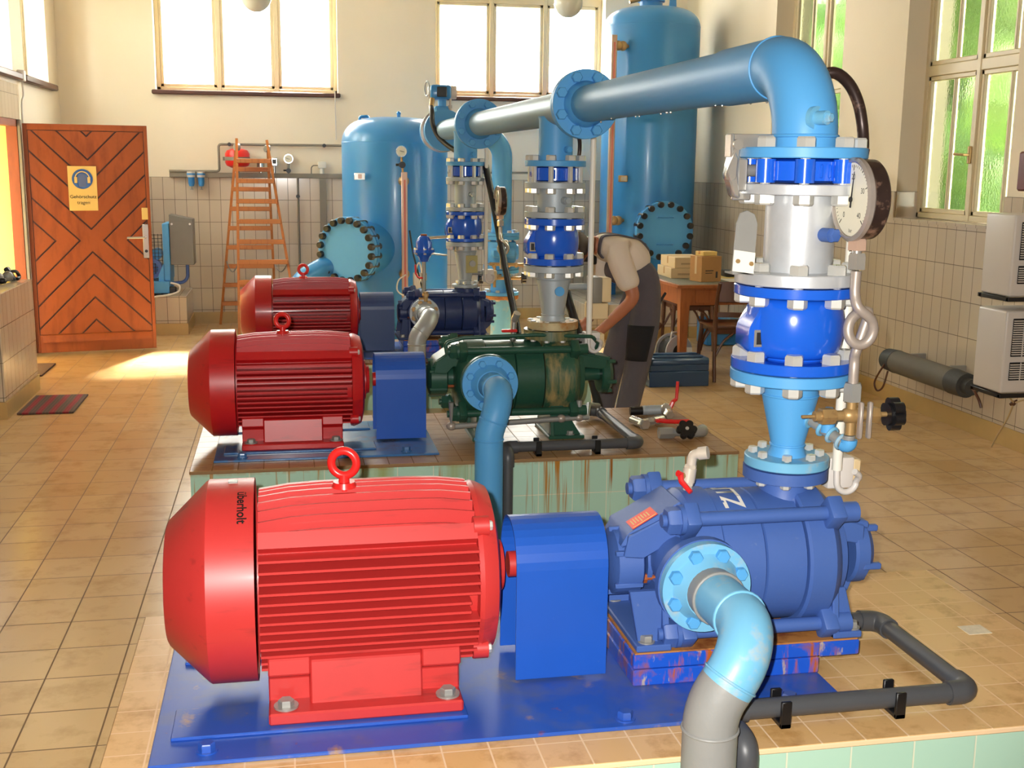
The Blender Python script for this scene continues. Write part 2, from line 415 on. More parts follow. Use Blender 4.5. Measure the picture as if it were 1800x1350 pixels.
# windows ------------------------------------------------
def window(name, ax, t, u0, u1, z0, z1, nc, zt, fr, gm, muntin, handle=None):
    """ax wall normal axis, t plane of the frame centre; nc casements, transom at zt (a,b)"""
    def bx(mb, a, b, p, q, d0, d1, bev=.004):
        if ax == 'y': mb.box(a, b, t+d0, t+d1, p, q, bev)
        else: mb.box(t+d0, t+d1, a, b, p, q, bev)
    root = struct(thing(name, '', '')); del root['label']; del root['category']
    root.location = (((u0+u1)/2, t, z0) if ax == 'y' else (t, (u0+u1)/2, z0))
    mb = MB(); f = .035
    bx(mb, u0, u0+f, z0, z1, -.03, .03); bx(mb, u1-f, u1, z0, z1, -.03, .03); bx(mb, u0, u1, z0, z0+f, -.03, .03); bx(mb, u0, u1, z1-f, z1, -.03, .03)
    bx(mb, u0+.01, u1-.01, zt[0], zt[1], -.029, .029)
    w = (u1-u0-2*f)/nc
    for k in range(1, nc): bx(mb, u0+f+w*k-.02, u0+f+w*k+.02, z0, z1, -.034, .03)
    struct(mb.build('window_frame', M['frame_w'], root))
    for (a, b) in ((z0+f, zt[0]), (zt[1], z1-f)):
        for k in range(nc):
            p = u0+f+w*k+(.02 if k else 0); q = u0+f+w*(k+1)-(.02 if k < nc-1 else 0)
            mb = MB(); s = .028
            bx(mb, p, p+s, a, b, -.022, .02); bx(mb, q-s, q, a, b, -.022, .02); bx(mb, p, q, a, a+s, -.022, .02); bx(mb, p, q, b-s, b, -.022, .02)
            if muntin: bx(mb, p+(q-p)*muntin-.01, p+(q-p)*muntin+.01, a, b, -.016, .016)
            cs = struct(mb.build('sash', M['frame_w'], root))
            mb = MB(); bx(mb, p+s*.8, q-s*.8, a+s*.8, b-s*.8, -.003, .003, 0); g = struct(mb.build('pane', gm, cs, ang=0))
            lab(g, 'rippled glass pane' if gm is M['frost'] else 'clear glass pane')
    if gm is M['frost']:
        mb = MB(); mb.box(t+.035, t+.128, u1-.012, u1, z0, z1); mb.box(t+.035, t+.128, u0, u0+.012, z0, z1); mb.box(t+.035, t+.128, u0+.012, u1-.012, z0, z0+.012); struct(mb.build('dim_reveal_lining', M['olive_shade'], root))  # added lining; dimness of the outer reveal is put into its dark colour
    if handle:
        mb = MB()
        if ax == 'x':
            mb.box(t-.05, t-.03, handle[0]-.012, handle[0]+.012, handle[1]-.05, handle[1]+.05, .004); mb.tube([(t-.05, handle[0], handle[1]), (t-.075, handle[0], handle[1]), (t-.078, handle[0]+.1, handle[1]+.005)], .008, 8)
            struct(mb.build('handle', M['brass'], root))
    return root
for k, (a, b) in enumerate(WB):
    window('window_%d' % (k+1), 'y', YB+.17, a, b, 2.085, 3.4, 3, (2.94, 3.03), 0, M['glass'], 0)
for k, (a, b) in enumerate(RW):
    window('window_%d' % (k+3), 'x', XR+.17, a, b, 1.165, 3.4, 2, (2.028, 2.092), 0, M['frost'], .47, handle=((a+b)/2+.01, 1.55))
for k, (a, b) in enumerate(LW):
    window('window_%d' % (k+5), 'x', XL-.2, a, b, 2.085, 3.4, 2, (2.94, 3.03), 0, M['glass'], 0)
# sills
for k, (a, b) in enumerate(WB):
    m = MB(); m.box(a-.03, b+.02, YB-.05, YB+.15, 2.045, 2.083, .008); struct(m.build('trim_%d' % (k+1), M['sill']))
for k, (a, b) in enumerate(((7.9, 9.27), (9.40, 10.65))):
    m = MB(); m.box(XL-.17, XL+.05, a, b, 2.035, 2.083, .008); struct(m.build('trim_%d' % (k+3), M['sill']))

# door opening, frame and open leaf -----------------------
m = MB()
m.box(XL-.07, XL+.005, 9.15, 9.199, 0, 1.75); m.box(XL-.07, XL+.005, 8.251, 8.3, 0, 1.75); m.box(XL-.07, XL+.005, 8.3, 9.15, 1.70, 1.749)
struct(m.build('trim_5', M['wood_door']))
m = MB(); m.box(XL-.3, XL-.071, 9.17, 9.199, 0, 1.75); struct(m.build('trim_7', M['yellow_wall']))  # added reveal lining; its daylit brightness is put into the yellow colour
m = MB(); m.box(XL+.006, XL+.03, 9.155, 9.2, 0, 1.75, .004); struct(m.build('trim_6', M['pvcgrey']))
DW, DH = .875, 1.705
door = thing('door_1', '', ''); del door['label']; del door['category']; struct(door)
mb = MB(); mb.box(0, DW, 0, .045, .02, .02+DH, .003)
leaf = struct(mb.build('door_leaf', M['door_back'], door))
# chevron planks: concentric cross pattern, gaps between the planks
bx0, bx1, bz0, bz1 = .035, DW-.03, .16, DH-.03; cx, cz, cc, gp = .44, .865, .172, .0085
def clip(poly, a, b, c):
    out = []
    for i in range(len(poly)):
        p, q = poly[i], poly[(i+1) % len(poly)]; fp, fq = a*p[0]+b*p[1]-c, a*q[0]+b*q[1]-c
        if fp >= 0: out.append(p)
        if (fp >= 0) != (fq >= 0):
            t = fp/(fp-fq); out.append((p[0]+(q[0]-p[0])*t, p[1]+(q[1]-p[1])*t))
    return out
mb = MB()
for sx in (-1, 1):
    for sz in (-1, 1):
        W = (bx1-cx) if sx > 0 else (cx-bx0); H = (bz1-cz) if sz > 0 else (cz-bz0)
        for k in range(-6, 7):
            P = [(0, 0), (W, 0), (W, H), (0, H)]
            P = clip(P, 1, -1, (k-.5)*cc+gp); P = clip(P, -1, 1, -((k+.5)*cc-gp)) if len(P) > 2 else P
            if len(P) > 2: mb.prism([(cx+sx*x, cz+sz*z) for x, z in P], 'y', -.012, .001)
o = struct(mb.build('chevron_planks', M['wood_door'], door, ang=0))
mb = MB()
for a, b, c, d in ((0, .03, .02, .02+DH), (DW-.025, DW, .02, .02+DH), (.03, DW-.025, DH-.025, DH+.02), (.03, DW-.025, .02, .155)): mb.box(a, b, -.013, .002, c, d, .002)
struct(mb.build('door_rails', M['wood_door'], door))
mb = MB(); mb.prism([(-.045, .1), (-.013, .1), (-.013, .16), (-.03, .155), (-.045, .12)], 'x', .05, DW-.04); lab(struct(mb.build('weather_board', M['wood_door'], door)), 'wooden drip strip across the foot of the door')
hx, hz = DW-.045, .885
mb = MB(); mb.box(hx-.022, hx+.022, -.02, -.012, hz-.16, hz+.1, .003); hp = lab(struct(mb.build('lock_plate', M['steel'], door)), 'steel lock plate')
mb = MB(); mb.tube(fillet([(hx-.003, -.02, hz), (hx-.003, -.06, hz), (hx-.14, -.062, hz)], .02, 5), .009, 10); struct(mb.build('handle', M['steel'], hp))
mb = MB(); mb.cyl((hx, -.021, hz-.105), (hx, -.028, hz-.105), .012, seg=14); struct(mb.build('keyhole', M['black'], hp))
mb = MB(); mb.box(hx-.02, hx+.025, -.018, -.012, hz+.135, hz+.225, .002); lab(struct(mb.build('latch_cover', M['yellow'], door)), 'pale yellow plate above the lock')
for z in (.25, 1.42):
    mb = MB(); mb.cyl((-.012, -.01, z-.05), (-.012, -.01, z+.05), .014, seg=12); struct(mb.build('hinge', M['offwhite'], door))
door.location = (-1.873, 9.225, 0); door.rotation_euler = (0, 0, math.radians(11.0))
# hearing protection sign on the door (own thing, same tilt as the leaf)
sg = thing('safety_sign', 'pale yellow hearing protection sign hanging on the orange wooden door', 'sign')
mb = MB(); mb.box(-.102, .102, -.004, 0, -.165, .165, .001); mb.build('sign_board', M['yellow'], sg)
mb = MB(); mb.lathe([(0, 0), (.074, 0), (.074, .002), (0, .002)], (0, -.004, .07), (0, -1, 0), 40); pic = mb.build('pictogram', M['signblue'], sg)
mb = MB()   # head with muffs: pale band and cups on the blue disc
A = [(.05*math.cos(t), .05*math.sin(t)) for t in [PI*k/14 for k in range(15)]]
mb.tube([(x, -.007, .074+z) for x, z in A], .004, 6)
for s_ in (-1, 1): mb.box(s_*.046-.010, s_*.046+.010, -.0085, -.006, .04, .084, .001)
mb.build('ear_muffs', M['yellow'], pic)
mb = MB(); mb.lathe([(0, 0), (.034, 0), (.034, .001), (0, .001)], (0, -.006, .075), (0, -1, 0), 24); mb.box(-.026, .026, -.0075, -.006, .012, .075); mb.build('head_shape', M['pnavy'], pic)
RX = Matrix.Rotation(PI/2, 4, 'X')
text_mesh('lettering', 'Gehörschutz', .036, M['ink'], sg, Matrix.Translation((0, -.0052, -.062)) @ RX)
text_mesh('lettering', 'tragen', .036, M['ink'], sg, Matrix.Translation((0, -.0052, -.105)) @ RX)
a = math.radians(11.0)
p = V((-1.873, 9.225, 0)) + Matrix.Rotation(a, 3, 'Z') @ V((.395, -.0125, 1.255)); sg.location = p; sg.rotation_euler = (0, 0, a)

# outdoors --------------------------------------------------
m = MB(); m.box(-14, 14, -8, 24, -.4, -.13); struct(m.build('yard_ground', M['gravel'], origin=O0))
m = MB(); m.box(-4.4, -4.1, 4, 11.6, -.13, 1.86); tag(m.build('garden_wall', M['yellow_wall']), 'pale yellow plastered wall outside the open door', 'wall')
m = MB(); m.box(-4.1, XL-.3, 6.6, 11.4, 1.86, 1.95); struct(m.build('porch_sky_blocker', M['ceil'], origin=O0))  # unseen slab, added over the door to cut sky light
def shrub(x, y, z, r, h, label, grp='green shrubs outside the right windows'):
    random.seed(int(x*91+y*37)); b = MB()
    for k in range(70):
        t = random.random()*2*PI; f = random.random()
        b.sph((x+r*.7*math.cos(t)*random.random()**.5, y+r*.72*math.sin(t)*random.random()**.5, z+h*f), .28+.2*random.random(), 1, 1, .8, 10, 6)
    for v in b.b.verts: v.co += V((random.uniform(-.05, .05), random.uniform(-.05, .05), random.uniform(-.05, .05)))
    tag(b.build('shrub', M['lime'], ang=0), label, 'shrub', grp)
for q_, (x_, y_) in enumerate(((-5.7, 6.5), (-5.8, 9.6), (-5.7, 12.7))): shrub(x_, y_, -.1, 1.2, 5.2, ('unseen light-blocking green shrub outside the left wall, nearest the camera', 'middle unseen light-blocking green shrub outside the left windows', 'farthest unseen light-blocking green shrub outside the left wall')[q_], 'added light-blocking green shrubs outside the left windows')  # unseen shrubs, added and raised to cut daylight from the left
shrub(5.5, 7.0, -.1, 1.0, 3.9, 'unseen green shrub kept to block sky outside the right wall, the one nearest to the camera')  # out of view; kept because it blocks sky light on the right
shrub(5.6, 9.3, -.1, 1.1, 3.9, 'green shrub filling the view through the nearer right-hand window')
shrub(5.7, 11.8, -.1, 1.2, 4.2, 'green shrub seen through the farther right-hand window')
shrub(5.8, 14.6, -.1, 1.3, 4.4, 'farthest green shrub outside the right-hand wall')

# tiled low wall and ledges --------------------------------
def ledge(name, label, cat, x0, x1, y0, y1, h):
    b = MB(); b.mi = 0
    b.box(x0, x1, y0, y1, .1, h, .004); b.mi = 1; b.box(x0-.008, x1+.008, y0-.008, y1, 0, .1)
    o = b.build(name, [M['tile_mix'], M['skirt']], origin=O0, ang=0)
    return tag(o, label, cat)
def tile_mix():
    """10 x 20 tiles on any upright face: side grid along x+y"""
    s = NT('wall_tile_wrap'); tc = s.n('TexCoord'); sp = s.n('SeparateXYZ'); s.l(tc.outputs['Object'], sp.inputs[0])
    g = s.n('NewGeometry'); sn = s.n('SeparateXYZ'); s.l(g.outputs['Normal'], sn.inputs[0])
    fx = s.math('GREATER_THAN', s.math('ABSOLUTE', sn.outputs[0]), .7); fz = s.math('GREATER_THAN', s.math('ABSOLUTE', sn.outputs[2]), .7)
    mu = s.n('Mix', data_type='FLOAT'); s.l(fx, mu.inputs[0]); s.l(sp.outputs[0], mu.inputs[2]); s.l(sp.outputs[1], mu.inputs[3])
    mv = s.n('Mix', data_type='FLOAT'); s.l(fz, mv.inputs[0]); s.l(s.math('SUBTRACT', sp.outputs[2], .1247), mv.inputs[2]); s.l(sp.outputs[1], mv.inputs[3])
    cb = s.n('CombineXYZ'); s.l(mu.outputs[0], cb.inputs[0]); s.l(mv.outputs[0], cb.inputs[1])
    br = s.n('TexBrick', offset=0); s.l(cb.outputs[0], br.inputs['Vector']); br.inputs['Scale'].default_value = 1
    br.inputs['Brick Width'].default_value = .1; br.inputs['Row Height'].default_value = .2; br.inputs['Mortar Size'].default_value = .002
    br.inputs['Mortar Smooth'].default_value = .1
    for i, c in enumerate(TW): br.inputs[('Color1', 'Color2', 'Mortar')[i]].default_value = lin(c)
    s.l(br.outputs['Color'], s.p.inputs['Base Color']); s.p.inputs['Roughness'].default_value = .18
    s.bump(s.math('SUBTRACT', 1, br.outputs['Fac']), .6, .003); return s.m
M['tile_mix'] = tile_mix()
ledge('low_wall', 'white tiled parapet beside the open wooden door', 'low wall', XL+.012, -1.59, 6.92, 7.83, .715)
ledge('tiled_ledge', 'white tiled ledge carrying the blue compressor behind the door', 'ledge', XL+.02, -.84, 10.21, YB-.02, .333)
ledge('tiled_ledge', 'white tiled ledge under the tall blue tank beside the table', 'ledge', 2.5, XR-.021, 9.52, YB-.02, .30)

# plinths ---------------------------------------------------
HP = .29
PX0, PX1 = -.385, 1.857
def plinth(y0, y1, label, top, side):
    b = MB(); b.mi = 0
    b.box(PX0+.004, PX1-.004, y0+.004, y1-.004, 0, HP-.014)
    b.mi = 1; b.box(PX0, PX1, y0, y1, HP-.014, HP, .003)
    o = b.build('machine_plinth', [M[side], M[top]], origin=(0, y0-2.06, 0), ang=0)
    return tag(o, label, 'plinth', 'tiled machine plinths')
plinth(2.06, 3.0, 'tiled plinth under the nearest red motor and blue pump, clean beige top', 'plinth_top', 'plinth_side')
plinth(4.475, 5.41, 'tiled plinth under the green pump, brown-stained top and rust runs down its front', 'plinth_top_wet', 'plinth_side_rust')
plinth(6.88, 7.81, 'farthest tiled plinth, under the red motor with the dark navy guard', 'plinth_top_wet', 'plinth_side')
# ------------------------------------------------------------------ bolts
_bolt = {}
def bolts(parent, c, d, R, n, L, r=.019, ph=.5, m='zinc', nut=True, stick=.008, name='bolt', top=True):
    """n bolts on a circle; head sits at c side, shank runs L along -d to a nut"""
    key = (round(L, 4), r, m, nut, stick, top, tuple(V(d)))
    c = V(c); d = V(d).normalized(); u, v, w = frame(d)
    if key not in _bolt:
        b = MB()
        if top: b.hexa((0, 0, 0), d, r, r*1.0)
        b.cyl(-d*(L+stick), d*.001, r*.5, seg=10)
        if nut: b.hexa(-d*L, -d, r, r*1.0, .3); 
        o = b.build(name, M[m], origin=(0, 0, 0), ang=30); me = o.data; bpy.data.objects.remove(o); _bolt[key] = me
    off = V((0, 0, 0)); p = parent
    while p is not None: off += p.location; p = p.parent
    for k in range(n):
        a = 2*PI*(k+ph)/n
        o = bpy.data.objects.new(name, _bolt[key]); COL.objects.link(o); o.parent = parent
        o.location = c + (u*math.cos(a)+v*math.sin(a))*R - off

# ------------------------------------------------------------------ motors
def motor(dx, Y, key, label, eye_label=None, text=None):
    X = lambda x: x+dx
    AZ, B = .55, .307
    t = thing('electric_motor', label, 'motor', (X(.15), Y, B), 'red electric motors')
    b = MB(); b.lathe([(0, 0), (.13, 0), (.138, .004), (.219, .085), (.224, .092), (.224, .19), (.21, .19), (.21, .1), (0, .02)], (X(-.27), Y, AZ), (1, 0, 0), 64)
    fc = b.build('fan_cover', M[key], t, 25)
    b = MB()     # finned frame
    b.lathe([(0, 0), (.168, 0), (.168, .47), (0, .47)], (X(-.075), Y, AZ), (1, 0, 0), 40)
    for k in range(13):
        z = -.155+.0212*k; y1 = math.sqrt(.214**2-z*z); 
        for s in (-1, 1):
            y0 = math.sqrt(max(.0, .165**2-z*z)) - .01
            b.prism([(Y+s*y0, AZ+z-.0055), (Y+s*y1, AZ+z-.0028), (Y+s*y1, AZ+z+.0028), (Y+s*y0, AZ+z+.0055)], 'x', X(-.072), X(.392-(.02 if k in (6, 7) else 0)))
    for k in range(11):
        y = -.145+.029*k; z1 = math.sqrt(.214**2-y*y); z0 = math.sqrt(max(0, .165**2-y*y))-.01
        n = 7
        P = []
        for i in range(n+1):     # tops bow slightly along the length
            f = i/n; P.append((X(-.072+.464*f), AZ+z1-.012*(2*f-1)**4-.004*(1-f)))
        b.prism([(X(.392), AZ+z0), (X(-.072), AZ+z0)]+P, 'y', Y+y-.0035, Y+y+.0035)
    for s in (-1, 1):      # broad flank plates between the two fin families
        b.prism([(Y+s*.142, AZ+.10), (Y+s*.168, AZ+.122), (Y+s*.150, AZ+.152), (Y+s*.13, AZ+.13)], 'x', X(-.072), X(.392))
    fr = b.build('finned_frame', M[key], t, 30)
    b = MB(); b.lathe([(.17, 0), (.196, .002), (.2, .012), (.196, .026), (.186, .045), (.15, .055), (.0, .057)], (X(.392), Y, AZ), (1, 0, 0), 48)
    for k in range(4):
        a = PI/4+k*PI/2; c = V((X(.385), Y+.2*math.cos(a), AZ+.2*math.sin(a)))
        b.cyl(c, c+V((.034, 0, 0)), .022, seg=12)
    es = b.build('end_shield', M[key], t, 35)
    for k in range(4):
        a = PI/4+k*PI/2; c = V((X(.419), Y+.2*math.cos(a), AZ+.2*math.sin(a)))
        q = MB(); q.hexa(c, (1, 0, 0), .011, .009); q.build('screw', M['zinc'], es)
    b = MB(); b.lathe([(0, 0), (.085, 0), (.085, .012), (.062, .016), (.058, .028), (0, .028)], (X(.445), Y, AZ), (1, 0, 0), 32); b.build('bearing_cap', M[key], t)
    b = MB(); b.lathe([(0, 0), (.03, 0), (.03, .07), (0, .07)], (X(.49), Y, AZ), (1, 0, 0), 24); b.build('shaft', M[key], t)
    for s in (-1, 1):     # a foot on either side
        b = MB()
        b.box(X(-.058), X(.352), Y+s*.235 if s < 0 else Y+.1, Y-.1 if s < 0 else Y+.235, B, B+.026, .004)
        P = [(Y+s*.195, B+.02), (Y+s*.178, B+.115), (Y+s*.09, B+.14), (Y+s*.09, B+.02)]
        b.prism(P, 'x', X(.03), X(.268), .003)
        for xa, xb in ((-.058, .03), (.268, .352)):
            b.prism([(Y+s*.165, B+.02), (Y+s*.162, B+.075), (Y+s*.19, B+.09), (Y+s*.185, B+.125), (Y+s*.09, B+.15), (Y+s*.09, B+.02)], 'x', X(xa), X(xb), .003)
        ft = b.build('foot', M[key], t, 30)
        for xx in (-.022, .322):
            q = MB(); q.lathe([(0, 0), (.026, 0), (.026, .004), (0, .004)], (X(xx), Y+s*.2, B+.026), (0, 0, 1), 20); q.hexa((X(xx), Y+s*.2, B+.03), (0, 0, 1), .017, .013); q.build('foot_bolt', M['dullsteel'], ft)
    b = MB(); b.torus((X(.115), Y-.02, AZ+.262), (.25, 1, 0), .028, .0095, 32, 12); b.cyl((X(.115), Y-.02, AZ+.2), (X(.115), Y-.02, AZ+.236), .014, .011, 16); b.lathe([(0, 0), (.028, 0), (.024, .012), (0, .012)], (X(.115), Y-.02, AZ+.208), (0, 0, 1), 20)
    b.build('lifting_eye', M['red_part'], t)
    if text:
        R = .2245
        def wr_(u, v):      # reading direction runs down the curved flank, letter tops to the right
            a = math.radians(100)+(.0+u)/R
            return V((X(-.105)+v, Y+R*math.cos(a), AZ+R*math.sin(a)))
        text_mesh('handwriting', text, .028, M['ink'], fc, None, wrap=lambda u, v: wr_(u+.02, v), align='LEFT', bold=.0006)
        q = MB(); q.box(X(-.135), X(-.115), Y-.012, Y+.012, AZ+.222, AZ+.2265, .001); lab(q.build('tape_strip', M['dullsteel'], fc), 'small dull grey tape on the cover rim')
    return t
m1 = motor(0, 2.53, 'red', 'nearest and largest-looking bright red motor, with black handwriting on its fan cover', text='überholt')
m2 = motor(-.135, 4.94, 'red_mid', 'red motor coupled to the green pump, middle one of the row')
m3 = motor(-.01, 7.34, 'red_old', 'darker red motor farthest back, beside the navy coupling guard')

def guard(x0, x1, Y, key, label):
    Z = .565; R = .1
    prof = [(Y-R, .3065)] + [(Y-R*math.cos(PI*k/16), Z+R*math.sin(PI*k/16)) for k in range(17)] + [(Y+R, .3065)]
    inn = [(Y-(R-.005)*1, .3065)] + [(Y-(R-.005)*math.cos(PI*k/16), Z+(R-.005)*math.sin(PI*k/16)) for k in range(17)] + [(Y+R-.005, .3065)]
    b = MB()
    n = len(prof)
    for k in range(n-1):
        b.prism([prof[k], prof[k+1], inn[k+1], inn[k]], 'x', x0, x1)
    bmesh.ops.remove_doubles(b.b, verts=b.b.verts[:], dist=1e-5)
    o = b.build('coupling_guard', M[key], ang=40)
    return tag(o, label, 'coupling guard', 'coupling guards')
guard(.492, .705, 2.53, 'gblue', 'bright blue sheet metal coupling guard beside the nearest red motor')
guard(.362, .575, 4.94, 'gblue', 'blue sheet metal coupling guard in front of the green pump')
guard(.452, .662, 7.34, 'navy', 'dull navy coupling guard on the farthest pump set')

# ------------------------------------------------------------------ baseplates
def baseplate(x0, x1, Y, key, label, block=None, pads=True):
    t = thing('baseplate', label, 'baseplate', ((x0+x1)/2, Y, HP), 'blue baseplates')
    b = MB(); b.box(x0, x1, Y-.345, Y+.3, HP, HP+.009, .002); b.build('plate', M[key], t, 0)
    b = MB(); b.box(x0+.035, x0+.65, Y-.252, Y-.12, HP+.009, HP+.0165, .002); b.box(x0+.035, x0+.65, Y+.12, Y+.252, HP+.009, HP+.0165, .002); b.build('mounting_rail', M[key], t, 0)
    for bx, by in ((x0+.11, Y-.3), (x0+.98, Y-.31), (x1-.13, Y-.29)):
        if bx < x1-.03:
            q = MB(); q.lathe([(0, 0), (.022, 0), (.022, .003), (0, .003)], (bx, by, HP+.009), (0, 0, 1), 18); q.hexa((bx, by, HP+.012), (0, 0, 1), .017, .016); q.build('anchor_bolt', M[key], t)
    if block:
        a, c, e = block
        b = MB(); b.box(a, c, Y-.165, Y+.165, HP+.009, HP+.048, .003); b.box(a, c, Y-.165, Y+.165, HP+.05, .374, .003)
        b.box(c, e, Y-.165, Y+.165, .338, .374, .003); b.build('pump_block', M['block'], t, 0)
        b = MB(); b.box(a+.004, e-.004, Y-.16, Y+.16, .374, .3775); lab(b.build('block_top', M['rustplate'], t, 0), 'rust-brown upper face of the pump block')
    b = MB(); random.seed(3)
    return t
baseplate(-.29, 1.205, 2.53, 'base', 'bright blue steel baseplate with rusty block under the nearest pump', (.752, 1.205, 1.305))
baseplate(-.3, .60, 4.94, 'base2', 'wet pale blue baseplate under the middle red motor')
baseplate(-.29, 1.24, 7.34, 'base', 'blue steel baseplate under the farthest pump set', (.712, 1.235, 1.29))

# ------------------------------------------------------------------ multistage pumps
def pump(Y, key, label, xs, neck, sf, R, AZ=.545, nfl=.1, nz=(.734, .761), block=True, tip=None, st='pblue'):
    """xs = drive bearing, bearing end, suction casing, stages, discharge casing, end; sf = (flange x, flange face y offset, radius, z)"""
    b0, b1, s0, s1, d0, d1, e1 = xs
    t = thing('multistage_pump', label, 'pump', ((s0+d1)/2, Y, .3775 if block else HP), 'multistage pumps')
    mk = M[key]
    b = MB(); ax = (1, 0, 0)
    b.lathe([(0, 0), (.06, 0), (.1, .004), (R-.012, .03), (R, .045), (R, s1-s0-.003), (R-.006, s1-s0), (0, s1-s0)], (s0, Y, AZ), ax, 56)
    b.build('suction_casing', mk, t)
    ns = 2; w = (d0-s1)/ns
    for k in range(ns):
        b = MB(); a = s1+w*k; b.lathe([(0, 0), (R-.012, 0), (R-.007, .003), (R-.007, w-.004), (R-.012, w-.001), (0, w-.001)], (a, Y, AZ), ax, 56); b.build('stage_casing', mk, t)
    b = MB(); b.lathe([(0, 0), (R, 0), (R+.006, .006), (R+.006, d1-d0-.03), (R-.01, d1-d0-.01), (R-.03, d1-d0), (0, d1-d0)], (d0, Y, AZ), ax, 56); b.build('discharge_casing', mk, t)
    # nozzles
    b = MB(); zz = nz[0]; nr = nfl*.6
    b.lathe([(nr*1.25, 0), (nr*1.15, .03), (nr, zz-AZ-R*.8), (nr, zz-AZ-R*.8+.03)], (neck, Y, AZ+R*.8-.03), (0, 0, 1), 32)
    b.lathe([(0, 0), (nfl, 0), (nfl, nz[1]-nz[0]), (0, nz[1]-nz[0])], (neck, Y, nz[0]), (0, 0, 1), 48); b.build('discharge_nozzle', M[st], t)
    fx, fy, fr, fz = sf
    b = MB(); b.lathe([(fr*.72, 0), (fr*.66, .04), (fr*.7, -fy-.05), (fr*1.03, -fy-.047), (fr*1.03, -fy-.023), (0, -fy-.023)], (fx, Y, fz), (0, -1, 0), 40); b.build('suction_nozzle', mk, t)
    # tie rods with bosses and nuts
    rr = R*.83
    for sy in (-1, 1):
        for sz in (-1, 1):
            y, z = Y+sy*rr*.98, AZ+sz*rr*.98
            b = MB(); b.cyl((s0-.005, y, z), (d1+.01, y, z), .0165, seg=16); b.hexa((s0+.0, y, z), (-1, 0, 0), .032, .03); b.cyl((s0-.04, y, z), (s0, y, z), .015, seg=12)
            b.cyl((s0, y, z), (s0+.01, y, z), .034, seg=20); b.cyl((d1-.012, y, z), (d1+.026, y, z), .024, seg=16)
            b.build('tie_rod', mk, t)
            for xa, xb in ((s0+.01, s0+.045), (d1-.05, d1-.012)):
                b = MB(); c = V(((xa+xb)/2, y, z)); b.box(xa, xb, c.y-.045, c.y+.03, c.z-.03, c.z+.03, .006, 2, (Matrix.Rotation(math.atan2(sz, sy), 3, 'X'), c)); b.build('rod_boss', mk, t)
    # drive end bearing bracket
    br = R*.47
    b = MB(); b.lathe([(0, 0), (.045, 0), (br*.85, .008), (br, .012), (br, b1-b0-.006), (br*.9, b1-b0), (0, b1-b0)], (b0, Y, AZ), ax, 40)
    for k in range(6):
        a = PI/6+k*PI/3; b.box(b0+.004, b1-.004, Y+br*math.cos(a)-.006, Y+br*math.cos(a)+.006, AZ+br*math.sin(a)-.006, AZ+br*math.sin(a)+.006, .002)
    b.build('drive_bearing', mk, t)
    b = MB(); tz0, tz1 = AZ+br*.95, AZ+R*.97
    b.prism([(b0+.012, tz0-.02), (b0+.03, tz0+.012), (s0+.03, tz1), (s0+.03, tz1-.045), (b1+.01, tz0-.012)], 'y', Y-R*.46, Y+R*.46, .006)
    for s in (-1, 1): b.prism([(b0+.02, tz0-.04), (b0+.03, tz0+.01), (s0+.02, tz1-.02), (s0+.02, AZ+.06), (s0-.005, AZ+.06), (b1-.01, tz0-.045)], 'y', Y+s*R*.46-.008, Y+s*R*.46+.008, .003)
    hood = b.build('bearing_bracket', mk, t, 30)
    b = MB(); b.lathe([(0, 0), (.03, 0), (.03, s0-b1+.02), (0, s0-b1+.02)], (b1-.01, Y, AZ), ax, 24); b.build('shaft', M['rustfleck'], t)
    b = MB(); b.lathe([(.031, 0), (.062, 0), (.062, .012), (.05, .014), (.05, .045), (.031, .045)], (s0-.043, Y, AZ), ax, 32); gl = b.build('gland', mk, t)
    for s in (-1, 1):
        q = MB(); q.cyl((s0-.05, Y+s*.05, AZ-.03), (s0+.02, Y+s*.05, AZ-.03), .006, seg=8); q.hexa((s0-.043, Y+s*.05, AZ-.03), (-1, 0, 0), .012, .012); q.build('gland_stud', M['rustfleck'], gl)
    # non drive end
    b = MB(); b.lathe([(0, 0), (R*.74, 0), (R*.7, .03), (R*.4, .04), (0, .04)], (d1-.005, Y, AZ), ax, 40); b.build('end_cover', mk, t)
    b = MB(); c0 = e1-.06
    b.lathe([(0, 0), (.03, 0), (.03, e1-d1-.02), (0, e1-d1-.02)], (d1, Y, AZ), ax, 20)
    b.lathe([(0, 0), (br*1.0, 0), (br*1.08, .006), (br*1.08, .035), (br*.85, .052), (br*.4, .06), (0, .06)], (c0, Y, AZ), ax, 36)
    for k in range(5):
        a = -PI/2+k*2*PI/5; b.box(c0+.02, c0+.066, Y+br*math.cos(a)-.008, Y+br*math.cos(a)+.008, AZ+br*math.sin(a)-.008, AZ+br*math.sin(a)+.008, .003)
    for s in (-1, 1):
        b.prism([(d1+.01, AZ+.045), (d1+.01, AZ+R*.62), (c0+.02, AZ+br), (c0+.02, AZ+.03)], 'y', Y+s*br*.8-.01, Y+s*br*.8+.01, .003)
    b.prism([(d1+.0, AZ+R*.55), (d1+.0, AZ+R*.68), (c0+.035, AZ+br*1.08), (c0+.035, AZ+br*.85)], 'y', Y-br*.85, Y+br*.85, .004)
    b.build('end_bearing', mk, t, 30)
    # pedestals
    zb = .3775 if block else HP
